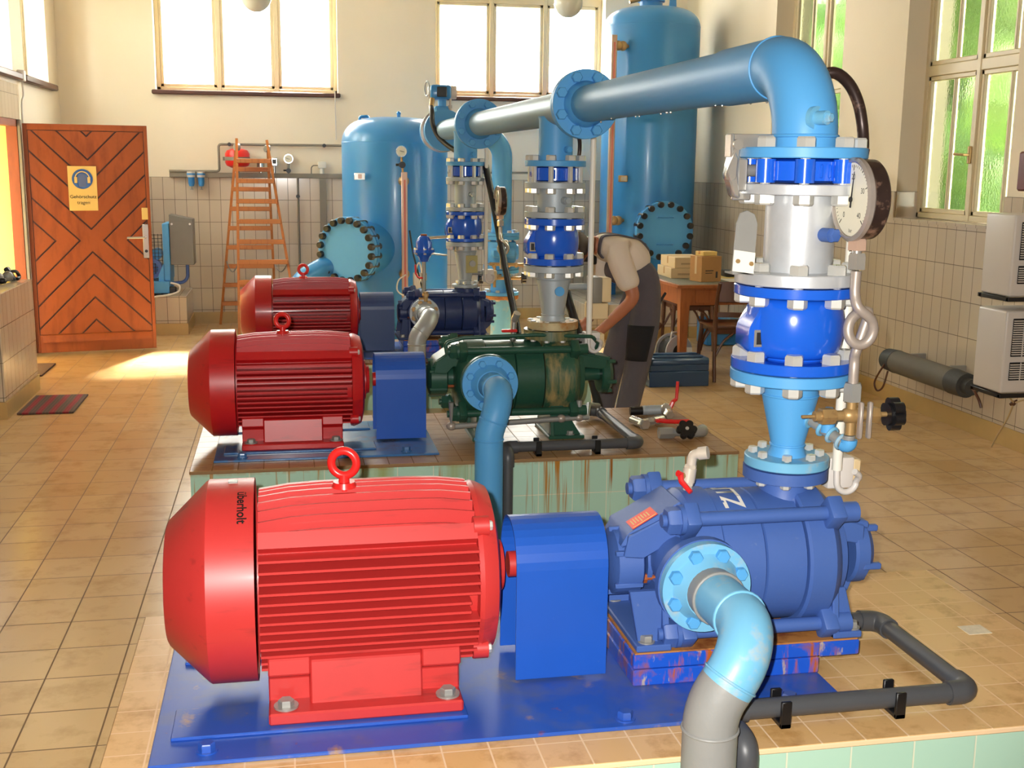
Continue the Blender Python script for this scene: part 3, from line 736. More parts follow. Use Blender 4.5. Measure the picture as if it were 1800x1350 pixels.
    def pedestal(xa, xb, web, hw, top, tr=.8):
        b = MB(); b.box(xa, xb, Y-hw, Y+hw, zb, zb+.016, .003)
        b.prism([(Y-hw, zb), (Y+hw, zb), (Y+hw*tr, top), (Y-hw*tr, top)], 'x', web, web+.016, .003)
        if not block: P = [(xa+.01, zb+.01), (web, top), (web+.016, top), (xb-.01, zb+.01)]
        elif web > xa+.03: P = [(xa+.01, zb+.014), (b0+.02, top), (web, top), (web, zb+.014)]
        else:
            P = [(web, zb+.014), (web, AZ-.05), (web+.035, AZ-.05), (xb-.008, zb+.014)]
            b.prism([(web, AZ-.12), (web, AZ), (d1+.09, AZ-br*.8), (d1+.075, AZ-br*1.3), (web+.03, AZ-.15)], 'y', Y-.03, Y+.03, .003)
        for s in (-1, 1): b.prism(P, 'y', Y+s*hw*.8-.008, Y+s*hw*.8+.008, .002)
        p = b.build('pedestal', mk, t, 30)
        for s in (-1, 1):
            for xx in ((xa+xb)/2+(.02 if web < xa+.04 else -.012),):
                q = MB(); q.lathe([(0, 0), (.02, 0), (.02, .003), (0, .003)], (xx, Y+s*hw*.84, zb+.016), (0, 0, 1), 16); q.hexa((xx, Y+s*hw*.84, zb+.019), (0, 0, 1), .016, .014); q.build('pedestal_bolt', M['dullsteel'], p)
    if block:
        pedestal(s0-.095, s0-.012, s0-.03, .16, AZ-.03); pedestal(d1-.022, d1+.05, d1-.022, .16, AZ+.04)
    else:
        pedestal(s0+.07, s0+.17, s0+.1, .14, AZ-.1, .6); pedestal(d0+.02, d1+.02, d0+.03, .15, AZ-.05, .6)
    bolts(t, (neck, Y, nz[1]+.03), (0, 0, 1), nfl*.78, 8, nz[1]-nz[0]+.03, .0125, m='zinc')
    return t, hood
p1, hood1 = pump(2.53, 'pblue', 'nearest multistage pump, dusty blue, white letters on its barrel', (.727, .803, .855, .966, 1.168, 1.262, 1.388), 1.168, (.885, -.252, .101, .56), .166)
p2, _ = pump(4.94, 'green', 'dark green multistage pump with lime stains in the middle of the room', (.59, .675, .70, .835, 1.085, 1.245, 1.42), 1.138, (.812, -.335, .116, .578), .166, AZ=.55, nfl=.118, nz=(.718, .757), block=False, st='green_stain')
p3, _ = pump(7.34, 'pnavy', 'dark navy multistage pump behind the grey elbow, farthest back', (.69, .75, .775, .87, 1.09, 1.21, 1.31), 1.138, (.835, -.25, .092, .555), .145, AZ=.535, nfl=.082, nz=(.665, .688), st='pnavy')
for c in list(p2.children):
    if c.name.startswith('discharge_casing'): c.data.materials[0] = M['green_stain']
# lettering on the nearest pump barrel and the warning sticker
def wr2(u, v):
    R = .1605; a = math.radians(97)+u/R
    return V((1.012+v, 2.53+R*math.cos(a), .545+R*math.sin(a)))
stg = [c for c in p1.children if c.name.startswith('stage_casing')][0]
text_mesh('lettering', 'RITZ', .07, M['white'], stg, None, wrap=lambda u, v: wr2(u-.085, v), align='LEFT', bold=.0014)
sl = math.atan2((.545+.166*.97)-(.545+.166*.47*.95+.012), .885-.757)
Ms = Matrix.Translation((.80, 2.492, .6575)) @ Matrix.Rotation(-sl, 4, 'Y')
b = MB(); b.box(-.034, .034, -.028, .028, 0, .0015); 
for v in b.b.verts: v.co = Ms @ v.co
stk = lab(b.build('warning_sticker', M['orange'], hood1, 0), 'orange-red sticker with yellow writing')
b = MB()
random.seed(5)
for k in range(7):
    b.box(-.026+.007*k, -.0235+.007*k, -.018+.01*random.random(), .012+.008*random.random(), .0015, .002)
b.box(-.031, .031, -.026, -.0235, .0015, .002)
for v in b.b.verts: v.co = Ms @ v.co
b.build('yellow_writing', M['yellow'], stk, 0)
# vent cock on the nearest pump
t = thing('ball_valve', 'small nickel vent valve with red lever on top of the nearest blue pump', 'valve', (.925, 2.53, .706))
b = MB(); b.cyl((.922, 2.53, .700), (.924, 2.53, .727), .011, seg=14); b.hexa((.923, 2.53, .722), (.05, 0, 1), .015, .012); b.cyl((.923, 2.53, .73), (.928, 2.53, .764), .0165, .0155, 18); b.hexa((.928, 2.53, .76), (.1, 0, 1), .015, .012)
b.tube(fillet([(.929, 2.53, .765), (.932, 2.53, .795), (.952, 2.515, .803)], .015, 6), [.012]*9, 12); b.cyl((.944, 2.52, .80), (.962, 2.508, .805), .0155, seg=16); b.build('valve_body', M['nickel'], t)
b = MB(); b.cyl((.905, 2.525, .746), (.925, 2.53, .746), .008, seg=10); b.build('stem', M['brass'], t)
b = MB(); b.tube([(.893, 2.517, .755), (.9, 2.52, .752), (.902, 2.515, .735), (.917, 2.49, .715)], [.008, .0085, .007, .006], 8); b.build('lever', M['red_part'], t)

# ------------------------------------------------------------------ suction pipes
def suction(Y, label, x, fr, fz, yface, pts, pr, up, low, zsplit, rad):
    t = thing('suction_pipe', label, 'pipe', (pts[-1][0], pts[-1][1], 0), 'suction pipes')
    b = MB(); b.lathe([(pr, 0), (fr, 0), (fr, .022), (pr*1.45, .022), (pr*1.08, .055), (pr, .055)], (x, yface+.022, fz), (0, -1, 0), 48); fl = b.build('flange', M[up if up != 'lblue' else 'lblue'], t)
    P = fillet(pts, rad, 10)
    # break at zsplit
    i = next(k for k, p in enumerate(P) if p.z < zsplit)
    f = (P[i-1].z-zsplit)/(P[i-1].z-P[i].z) if abs(P[i-1].z-P[i].z) > 1e-6 else 0
    c = P[i-1].lerp(P[i], f)
    b = MB(); b.tube(P[:i]+[c], pr, 28); b.torus(P[1], P[1]-P[0], pr, .004, 28, 8); q = min(11, i-1); b.torus(P[q], P[q]-P[q-1], pr, .003, 28, 8)
    b.build('elbow', M[up], t)
    if zsplit > .4: b = MB(); b.tube([P[0], P[0].lerp(P[1], .42)], pr+.003, 28); b.torus(P[0].lerp(P[1], .42), P[1]-P[0], pr+.002, .004, 28, 8); lab(b.build('grey_collar', M['pipegrey'], t), 'bare grey collar at the flange')
    b = MB(); b.tube([c]+P[i:], pr, 28); b.torus(P[-2], (0, 0, 1), pr, .0035, 28, 8); b.build('riser', M[low], t)
    bolts(t, (x, yface, fz), (0, -1, 0), fr*.79, 8, .05, .0155, m='lblue' if up != 'alu' else 'brass', nut=True)
    return t
suction(2.53, 'thick S-bent suction pipe in front, light blue above and bare grey below', .885, .101, .56, 2.278, [(.885, 2.29, .56), (.884, 1.985, .572), (.79, 1.985, .43), (.79, 1.985, 0)], .054, 'lblue_worn', 'pipegrey', .475, [.1, .14])
suction(4.94, 'light blue S-bent suction pipe in front of the green pump', .812, .116, .578, 4.605, [(.812, 4.62, .578), (.818, 4.36, .585), (.765, 4.36, .43), (.765, 4.36, 0)], .056, 'lblue', 'lblue', .2, [.11, .14])
suction(7.34, 'bare grey aluminium suction elbow at the farthest pump', .835, .092, .555, 7.09, [(.835, 7.1, .555), (.845, 6.815, .56), (.755, 6.815, .45), (.755, 6.815, 0)], .054, 'alu', 'dullsteel', .33, [.1, .12])
# ------------------------------------------------------------------ vertical valve stacks
def hx(Y): return 1.17-.0094*(Y-2.53)      # header axis drifts slightly in x
HZ = 1.697
def lever(t, x, Y, w0, w1):
    b = MB()
    b.box(.988, x-.07, Y-.004, Y+.002, w1+.022, w1+.054, .002); b.box(.986, .994, Y-.02, Y+.02, w1-.0, w1+.054, .003)
    b.cyl((1.0, Y-.005, w1+.03), (1.0, Y-.03, w1+.03), .012, seg=14); b.box(1.004, 1.03, Y-.02, Y+.02, w0-.02, w1+.0, .004)
    b.cyl((x-.1, Y, (w0+w1)/2), (1.0, Y, (w0+w1)/2), .014, seg=14); b.box(1.0, 1.045, Y-.006, Y+.006, w0-.04, w0-.012, .003)
    b.build('lever_bracket', M['steel'], t)
    b = MB()
    prof = [(1.0, w1+.04), (.986, w1+.0), (.979, w1-.04), (.986, w0-.0), (.996, w0-.032), (1.012, w0-.036), (1.006, w0-.0), (1.003, w1-.03), (1.008, w1+.02)]
    b.prism(prof, 'y', Y-.026, Y+.012, .004); b.prism([(.992, w1+.015), (.974, w1-.03), (.986, w0+.0), (.998, w0+.01), (1.0, w1)], 'y', Y-.033, Y-.024, .003)
    b.build('lever', M['steel'], t)
def flange(b, x, y, z0, z1, r):
    b.lathe([(0, 0), (r-.002, 0), (r, .002), (r, z1-z0-.002), (r-.002, z1-z0), (0, z1-z0)], (x, y, z0), (0, 0, 1), 48)
def stack(Y, x, z, fr, br, key, where, lugged=True):
    """z: list of heights from the pump flange up"""
    c0, c1, c2, c3, v0, v1, v2, v3, s0, s1, s2, s3, w0, w1, h0 = z
    # reducer
    t = thing('pipe_reducer', key[1] % where, 'pipe reducer', (x, Y, c0), 'conical pipe reducers')
    b = MB(); flange(b, x, Y, c0, c1, fr[0]); b.build('lower_flange', M[key[2]], t)
    b = MB(); b.lathe([(br[0]*1.15, c1), (br[0], c1+.018), (br[0], c1+.03), (br[1], c2-.04), (br[1], c2), (0, c2)], (x, Y, 0), (0, 0, 1), 40); b.torus((x, Y, c2-.035), (0, 0, 1), br[1], .003, 40, 8); b.torus((x, Y, c1+.026), (0, 0, 1), br[0], .003, 40, 8); b.build('cone', M[key[0]], t)
    b = MB(); flange(b, x, Y, c2, c3, fr[1]); b.build('upper_flange', M[key[0]], t)
    bolts(t, (x, Y, v1), (0, 0, 1), fr[1]*.83, 8, v1-c2, .0225, stick=.016)
    # plug on the cone
    if Y > 4 and Y < 6:
        b = MB(); q = V((x+.012, Y-.062, .928)); b.cyl(q+V((0, .02, 0)), q+V((0, -.012, 0)), .021, seg=20); lab(b.build('blue_plug', M['lblue'], t), 'small light blue plug')
    # check valve
    t = thing('check_valve', 'bright blue bulbous check valve on the %s' % where, 'valve', (x, Y, v0), 'blue check valves')
    b = MB(); zc = (v1+v2)/2; hr = (v2-v1)/2
    P = [(.075, v0+.001)] + [(.078+(br[2]-.078)*math.cos(PI/2*k/8)**.6, zc+hr*.93*math.sin(PI/2*k/8)) for k in range(-8, 9)] + [(.075, v3-.001)]
    b.lathe(P, (x, Y, 0), (0, 0, 1), 48); bd = b.build('valve_body', M['vblue'], t)
    b = MB(); flange(b, x, Y, v0, v1, fr[1]); b.build('lower_flange', M['vblue'], t)
    b = MB(); flange(b, x, Y, v2, v3, fr[1]); b.build('upper_flange', M['vblue'], t)
    b = MB(); b.prism([(x-.128, zc-.05), (x-.09, zc-.075), (x-.05, zc-.06), (x-.05, zc+.075), (x-.09, zc+.07), (x-.128, zc+.0)], 'y', Y-.045, Y+.045, .006); b.build('side_boss', M['vblue'], t)
    b = MB(); b.box(x-.118, x-.085, Y-.049, Y-.0455, zc-.042, zc-.002, .001); np_ = b.build('nameplate', M['steel'], t, 0)
    b = MB(); b.box(x-.1125, x-.0985, Y-.0497, Y-.0488, zc-.036, zc-.008); b.box(x-.0965, x-.0885, Y-.0497, Y-.0488, zc-.036, zc-.022); b.build('print', M['ink'], np_, 0)
    bolts(t, (x, Y, s1), (0, 0, 1), fr[1]*.83, 8, s1-v2, .0225, stick=.016)
    # spool
    t = thing('pipe_spool', 'short galvanized pipe spool with two flanges on the %s' % where, 'pipe', (x, Y, s0), 'galvanized pipe spools')
    b = MB(); b.lathe([(0, s1-.005), (br[3], s1-.005), (br[3]+.003, s1+.035), (br[3]+.003, s2-.035), (br[3], s2+.005), (0, s2+.005)], (x, Y, 0), (0, 0, 1), 40); b.build('tube', M[key[3]], t)
    b = MB(); flange(b, x, Y, s0, s1, fr[1]); b.build('lower_flange', M[key[3]], t)
    b = MB(); flange(b, x, Y, s2, s3, fr[1]); b.build('upper_flange', M[key[3]], t)
    if lugged != 'round':
        b = MB(); q = V((x+.02, Y-br[3], (s1+s2)/2)); b.cyl(q+V((0, .01, 0)), q+V((.012, -.025, 0)), .016, seg=18); b.hexa(q+V((.012, -.022, 0)), (.3, -1, 0), .0165, .016)
        b.build('plug', M['pblue' if Y < 3 else 'galv_dull'], t)
    # butterfly valve
    t = thing('butterfly_valve', 'blue wafer butterfly valve clamped between flanges on the %s' % where, 'valve', (x, Y, w0), 'butterfly valves')
    b = MB(); b.lathe([(0, w0), (fr[1]*.62, w0), (fr[1]*.76, w0+.006), (fr[1]*.76, w1-.006), (fr[1]*.62, w1), (0, w1)], (x, Y, 0), (0, 0, 1), 48)
    for k in range(4): b.box(x-.03+.02*k, x-.022+.02*k, Y-fr[1]*.775, Y-fr[1]*.70, w0+.012, w1-.012, .002)
    b.box(x-fr[1]*.82, x+fr[1]*.82, Y-.03, Y+.03, (w0+w1)/2-.012, (w0+w1)/2+.012, .003)
    b.build('valve_body', M['vblue'], t)
    if lugged is True:
        for k in range(8):
            a = 2*PI*(k+.5)/8; q = MB(); q.cyl((x+fr[1]*.83*math.cos(a), Y+fr[1]*.83*math.sin(a), w0+.001), (x+fr[1]*.83*math.cos(a), Y+fr[1]*.83*math.sin(a), w1-.001), .0225, seg=18); q.build('lug', M['vblue'], t)
    # lever on the left
    if lugged is True: lever(t, x, Y, w0, w1)
    bolts(t, (x, Y, h0), (0, 0, 1), fr[1]*.83, 8, h0-s2, .0225, stick=.01)
LB = ('lblue', 'light blue conical reducer with bolted flanges on the %s', 'lblue_worn', 'galv')
GR = ('galv_dull', 'grey conical reducer with rust-stained lower flange on the %s', 'galv_rust', 'galv_dull')
G3 = ('galv_dull', 'dull grey reducer with a small yellow tag plate on the %s', 'galv_dull', 'galv_dull')
stack(2.53, hx(2.53), [.764, .788, .971, .997, 1.0, 1.025, 1.174, 1.197, 1.2, 1.228, 1.404, 1.428, 1.43, 1.484, 1.509], (.1, .143), (.04, .066, .115, .077), LB, 'valve stack nearest the camera')
stack(4.94, hx(4.94), [.76, .795, 1.01, 1.038, 1.042, 1.07, 1.212, 1.24, 1.243, 1.268, 1.366, 1.392, 1.395, 1.458, 1.484], (.112, .131), (.05, .073, .108, .072), GR, 'middle valve stack above the green pump', 'open')
stack(7.34, hx(7.34), [.692, .712, .955, .982, .985, 1.005, 1.15, 1.172, 1.176, 1.2, 1.36, 1.384, 1.387, 1.455, 1.48], (.083, .123), (.04, .07, .105, .066), G3, 'farthest valve stack', 'open')

# ------------------------------------------------------------------ header pipe in three lengths
def vflange(b, p, d, r, h): b.lathe([(0, 0), (r-.002, 0), (r, .002), (r, h-.002), (r-.002, h), (0, h)], p, d, 56)
PR = .069
D = V((-.0094, 1, 0)).normalized()
def hp(Y): return V((hx(Y), Y, HZ))
def tee(t, Y, zf, fr, key):
    x = hx(Y); b = MB(); b.lathe([(0, zf), (PR+.004, zf), (PR+.004, HZ-.045), (PR*1.12, HZ-.03)], (x, Y, 0), (0, 0, 1), 40); b.build('branch', M['lblue'], t)
    b = MB(); flange(b, x, Y, zf-.026, zf-.001, fr); b.build('branch_flange', M['lblue'], t)
    q = V((x+.03, Y-PR-.002, zf+.045)); b = MB(); b.cyl(q+V((0, .02, 0)), q+V((.006, -.022, 0)), .014, seg=16); b.hexa(q+V((.006, -.02, 0)), (.2, -1, 0), .0145, .012); b.build('plug', M['lblue'], t)
# A: elbow and pipe up to the first flange pair
t = thing('header_pipe', 'light blue header pipe with big elbow above the nearest valve stack', 'pipe', (hx(2.53), 2.53, 1.485), 'header pipe lengths')
x = hx(2.53); b = MB()
P = fillet([(x, 2.53, 1.507), (x, 2.53, HZ), hp(3.0)], .165, 18)
b.tube(P, .0735, 40); b.torus((x, 2.53, 1.535), (0, 0, 1), .0735, .004, 40, 8); b.torus(P[-2], D, .0735, .003, 40, 8); b.build('elbow', M['lblue'], t)
b = MB(); b.tube([P[-2], hp(4.47)], PR, 40); b.build('tube', M['lblue'], t)
b = MB(); flange(b, x, 2.53, 1.485, 1.509, .143); b.build('lower_flange', M['lblue'], t)
b = MB(); vflange(b, hp(4.455), D, .132, .024); b.lathe([(PR, 0), (PR*1.28, .03), (PR*1.28, .035)], hp(4.425), D, 40); fl = b.build('end_flange', M['lblue'], t)
bolts(t, hp(4.455), -D, .107, 8, .05, .0215, m='lblue')
b = MB(); q = V((1.166, 2.462, 1.573)); dd = V((.42, -.9, 0)).normalized(); b.cyl(q-dd*.02, q+dd*.028, .0155, seg=20); b.hexa(q+dd*.028, dd, .011, .012); b.ring(q-dd*.012, dd, .001, .026, .012); b.build('plug', M['lblue_worn'], t)
random.seed(11)     # condensation drops hanging below
b = MB()
for k in range(13):
    y = 2.75+1.6*random.random(); b.sph((hx(y)+random.uniform(-.03, .03), y, HZ-PR-.001), 0.0024+.0014*random.random(), 1, 1, 1.3, 8, 6)
dr = b.build('water_drops', M['glass_drop'] if 'glass_drop' in M else M['steel'], t); dr['kind'] = 'stuff'
# B: middle length
t = thing('header_pipe', 'silvery blue middle length of header pipe between two bolted flanges', 'pipe', (hx(5.7), 5.7, HZ), 'header pipe lengths')
b = MB(); b.tube([hp(4.49), hp(6.85)], PR, 40); b.build('tube', M['silver'], t)
b = MB(); vflange(b, hp(4.48), D, .132, .024); b.build('front_flange', M['lblue'], t)
b = MB(); vflange(b, hp(6.835), D, .143, .024); b.lathe([(PR, 0), (PR*1.28, .03), (PR*1.28, .035)], hp(6.80), D, 40); b.build('rear_flange', M['lblue'], t)
bolts(t, hp(6.835), -D, .116, 8, .05, .0215, m='lblue')
tee(t, 4.94, 1.485, .131, 0)
# C: last length up to the flow meter
t = thing('header_pipe', 'last length of silvery header pipe running to the flow meter', 'pipe', (hx(7.5), 7.5, HZ), 'header pipe lengths')
b = MB(); b.tube([hp(6.87), hp(8.25)], PR, 40); b.build('tube', M['silver'], t)
b = MB(); vflange(b, hp(6.86), D, .143, .024); b.build('front_flange', M['lblue'], t)
b = MB(); vflange(b, hp(8.24), D, .143, .024); b.build('rear_flange', M['lblue'], t)
tee(t, 7.34, 1.481, .123, 0)
# flow meter
t = thing('flow_meter', 'blue flow meter with display head on the far end of the header pipe', 'flow meter', (hx(8.4), 8.4, 1.55))
mx = hx(8.4)
b = MB(); vflange(b, hp(8.265), D, .143, .024); b.lathe([(.1, 0), (.085, .06), (.085, .14), (.1, .2)], hp(8.285), D, 40); b.build('meter_tube', M['lblue'], t)
b = MB(); b.lathe([(.135, 0), (.152, .004), (.152, .03), (.135, .034), (.135, 0)], hp(8.38), D, 48); b.build('clamp_ring', M['steel'], t)
b = MB(); vflange(b, hp(8.485), D, .143, .024); b.build('rear_flange', M['lblue'], t)
b = MB(); b.box(mx-.06, mx+.06, 8.33, 8.45, HZ+.06, HZ+.17, .015); b.cyl((mx, 8.38, HZ+.15), (mx, 8.38, HZ+.22), .03, seg=18); b.build('neck', M['lblue'], t)
b = MB(); b.box(mx-.09, mx+.06, 8.31, 8.45, HZ+.215, HZ+.315, .02, 2); hd = b.build('meter_head', M['tank'], t)
b = MB(); b.box(mx-.045, mx+.025, 8.305, 8.312, HZ+.23, HZ+.3, .004); b.build('display', M['black'], hd)
b = MB(); b.cyl((mx+.058, 8.38, HZ+.265), (mx+.10, 8.38, HZ+.265), .05, .046, 28); b.build('end_cap', M['offwhite'], hd)
b = MB(); b.cyl((mx-.088, 8.38, HZ+.265), (mx-.1, 8.38, HZ+.265), .05, .04, 24); b.torus((mx-.105, 8.40, HZ+.29), (1, .2, 0), .05, .006, 20, 8); b.build('back_cap', M['dullsteel'], hd)
b = MB(); b.cyl((mx-.075, 8.33, HZ+.22), (mx-.085, 8.31, HZ+.15), .018, seg=14); b.build('cable_gland', M['brass'], t)
b = MB(); b.tube(smooth([(mx-.085, 8.31, HZ+.16), (mx-.092, 8.22, HZ+.12), (mx-.088, 8.19, HZ+.03), (mx-.045, 8.15, HZ-.06), (mx+.03, 8.05, HZ-.13), (mx+.09, 7.95, HZ-.17)], 6), .017, 10); b.build('cable', M['rubber'], t)
b = MB(); b.cyl((mx+.05, 8.32, HZ+.22), (mx+.05, 8.32, HZ+.12), .009, seg=10); b.cyl((mx+.05, 8.32, HZ+.155), (mx+.05, 8.32, HZ+.175), .014, seg=10); b.build('vent_tube', M['ruststeel'], t)
# pipe beyond the meter, over and down to a gate valve
VX, VY = 1.665, 9.0
t = thing('down_pipe', 'light blue vertical pipe bending down behind the farthest valve stack', 'pipe', (VX, VY, .94), None)
b = MB(); b.tube(fillet([hp(8.51), (hx(8.9), VY, HZ), (VX, VY, HZ-.01), (VX, VY, .945)], [.14, .17], 12), .078, 32); b.build('tube', M['lblue'], t)
b = MB(); vflange(b, hp(8.51), D, .143, .02); flange(b, VX, VY, .92, .945, .14); b.build('flange', M['lblue'], t)
bolts(t, (VX, VY, .945), (0, 0, 1), .115, 8, .05, .018)
t = thing('gate_valve', 'light blue gate valve with black handwheels low behind the farthest stack', 'valve', (VX, VY, .44))
b = MB(); flange(b, VX, VY, .89, .918, .14); flange(b, VX, VY, .66, .69, .14); b.lathe([(.09, .69), (.115, .72), (.125, .80), (.115, .87), (.09, .89)], (VX, VY, 0), (0, 0, 1), 32); b.cyl((VX, VY, .79), (VX+.13, VY, .79), .06, seg=20); b.box(VX-.1, VX+.1, VY-.13, VY+.1, .75, .83, .02); b.build('valve_body', M['lblue'], t)
b = MB(); flange(b, VX, VY, .63, .657, .14); b.lathe([(.085, .63), (.08, .52), (.085, .48)], (VX, VY, 0), (0, 0, 1), 28); flange(b, VX, VY, .455, .48, .14); b.build('lower_body', M['lblue'], t)
bolts(t, (VX, VY, .69), (0, 0, 1), .115, 8, .06, .018); bolts(t, (VX, VY, .48), (0, 0, 1), .115, 8, .05, .018)
b = MB(); b.tube(fillet([(VX-.15, VY-.16, .6), (VX+.06, VY-.16, .6), (VX+.16, VY-.16, .6)], 0), .013, 10); b.tube([(VX-.12, VY-.16, .71), (VX+.2, VY-.16, .70)], .014, 10)
for k in range(5): b.hexa((VX-.1+.06*k, VY-.16, .70), (1, 0, 0), .02, .02)
b.tube([(VX-.08, VY-.16, .53), (VX-.08, VY-.16, .72)], .012, 10); b.tube([(VX-.08, VY-.16, .6), (VX-.02, VY-.1, .62)], .01, 8); b.build('brass_piping', M['brass'], t)
for s in (-1, 1):
    b = MB(); c = V((VX-.02+s*.17, VY-.16, .60))
    for k in range(6): a = k*PI/3; b.cyl(c+V((s*-.015, .028*math.cos(a), .028*math.sin(a))), c+V((s*.015, .028*math.cos(a), .028*math.sin(a))), .018, seg=12)
    b.cyl(c+V((-.018, 0, 0)), c+V((.018, 0, 0)), .028, seg=16); lab(b.build('handwheel', M['black'], t), 'black star handwheel')
t = thing('stand_pipe', 'pale blue stand pipe with rust spots rising from the floor to the gate valve', 'pipe', (VX, VY, 0))
b = MB(); b.tube([(VX, VY, 0), (VX, VY, .43)], .08, 32); b.build('tube', M['lblue_worn'], t)
b = MB(); flange(b, VX, VY, .425, .453, .14); lab(b.build('rusty_flange', M['rustplate'], t), 'rusty upper flange')

# ------------------------------------------------------------------ gauges with siphon loops
def siphon_gauge(X, Y, zg, label, big=True, key='ruststeel', taps=True):
    t = thing('pressure_gauge', label, 'pressure gauge', (X, Y, .84 if taps else .95), 'large pressure gauges')
    b = MB(); R = .087
    b.lathe([(0, 0), (R*.96, 0), (R, .004), (R, .038), (R*.9, .038), (0, .036)], (X+.028, Y, zg), (-1, 0, 0), 56); cs = b.build('gauge_case', M['gaugecase'], t)
    b = MB(); b.lathe([(R*.93, .036), (R+.0005, .036), (R+.004, .04), (R+.004, .05), (R*.97, .055), (R*.93, .053), (R*.93, .036)], (X+.028, Y, zg), (-1, 0, 0), 56); lab(b.build('bezel', M['bezel'], cs), 'corroded chrome bezel')
    b = MB(); b.lathe([(0, 0), (R*.92, 0), (R*.92, .002), (0, .002)], (X+.028-.045, Y, zg), (-1, 0, 0), 48); dl = b.build('dial', M['dial'], cs)
    b = MB(); xf = X+.028-.0473
    for k in range(41):
        a = math.radians(225-270*k/40); r0 = R*(.80 if k % 10 else .72); c, s_ = math.cos(a), math.sin(a)
        # dial faces -x : dial right-hand side is -y
        p0, p1 = V((xf, Y-c*r0, zg+s_*r0)), V((xf, Y-c*R*.86, zg+s_*R*.86)); b.tube([p0, p1], .0006 if k % 5 else .001, 4)
    b.build('scale_marks', M['ink'], dl)
    Rm = Matrix(((0, 0, -1, 0), (-1, 0, 0, 0), (0, 1, 0, 0), (0, 0, 0, 1)))
    for k in range(5):
        a = math.radians(225-270*k/4); r0 = R*.56
        text_mesh('numeral', str(10*k), .017, M['ink'], dl, Matrix.Translation((xf, Y-math.cos(a)*r0, zg+math.sin(a)*r0)) @ Rm)
    text_mesh('unit_mark', 'bar', .012, M['ink'], dl, Matrix.Translation((xf, Y, zg-R*.78)) @ Rm)
    b = MB(); an = math.radians(83 if taps else 60); n0 = V((xf-.002, Y, zg)); dv = V((0, -math.cos(an), math.sin(an))); sd = V((0, dv.z, -dv.y))*.0035
    q = [n0-dv*.018-sd, n0-dv*.018+sd, n0+dv*R*.7+sd*.2, n0+dv*R*.7-sd*.2]; vs = [b.b.verts.new(p) for p in q]+[b.b.verts.new(p+V((-.001, 0, 0))) for p in q]
    for f in ((0, 1, 2, 3), (7, 6, 5, 4), (0, 4, 5, 1), (1, 5, 6, 2), (2, 6, 7, 3), (3, 7, 4, 0)): b.face([vs[i] for i in f])
    b.cyl(n0, n0+V((-.003, 0, 0)), .006, seg=12); b.build('needle', M['ink'], dl, 0)
    zb = zg-R
    b = MB(); b.hexa((X, Y, zb-.024), (0, 0, 1), .022, .026); b.build('gauge_nut', M['copper'], t)
    b = MB(); b.hexa((X+.002, Y, zb-.066), (0, 0, 1), .021, .036); b.cyl((X, Y, zb-.03), (X, Y, zb), .011, seg=12); b.build('union_nut', M['steel'], t)
    # siphon with one loop turned about the y axis
    z1 = zb-.07; zl = zb-.2; rl = .031
    pts = [(X+.002, Y, z1), (X+.002, Y, z1-.05)]
    c = V((X+.014, Y, zl))
    pts += [(X+.006, Y-.012, zl+.05)]
    for k in range(13):
        a = math.radians(60-k*30); pts.append((c.x+.016*k/12+rl*math.cos(a), Y-.014+.028*k/12, c.z+rl*1.15*math.sin(a)))
    pts += [(X+.02, Y+.012, zl-.055), (X+.012, Y, zl-.08), (X+.012, Y, zl-.13)]
    b = MB(); b.tube(smooth(pts, 4), .0118, 12); b.build('siphon', M[key], t)
    if taps:
        b = MB(); ze = zl-.13; b.hexa((X+.012, Y, ze-.035), (0, 0, 1), .022, .042); b.build('lower_nut', M['dullsteel'], t)
        zv = ze-.068; X2 = X+.012
        b = MB(); b.cyl((X2, Y, ze-.03), (X2, Y, zv-.045), .012, seg=14); b.cyl((X2-.09, Y, zv), (X2+.045, Y, zv), .012, seg=14); b.hexa((X2-.075, Y, zv), (1, 0, 0), .02, .035); b.cyl((X2-.12, Y, zv), (X2-.08, Y, zv), .004, seg=8)
        b.hexa((X2+.035, Y, zv), (1, 0, 0), .02, .032); b.cyl((X2+.05, Y, zv), (X2+.09, Y, zv), .006, seg=10)
        b.sph((X2, Y, zv), .02, 1.3, 1, 1, 14, 8); vb = b.build('needle_valve', M['brass'], t)
        for dx in (.012, .034):
            b = MB(); b.box(X2+dx-.005, X2+dx+.005, Y-.03, Y-.015, zv-.05, zv+.035, .003); b.build('wing', M['ruststeel'], vb)
        b = MB(); c = V((X2+.105, Y, zv))
        for k in range(6): a = k*PI/3+.3; b.cyl(c+V((-.012, .024*math.cos(a), .024*math.sin(a))), c+V((.012, .024*math.cos(a), .024*math.sin(a))), .0145, seg=12)
        b.cyl(c+V((-.018, 0, 0)), c+V((.018, 0, 0)), .026, seg=16); lab(b.build('handwheel', M['black'], t), 'black lobed handwheel')
        return t, V((X2, Y, zv-.045))
    return t, None
t, ft = siphon_gauge(1.242, 2.385, 1.397, 'large rusty-cased pressure gauge with siphon loop in the foreground')
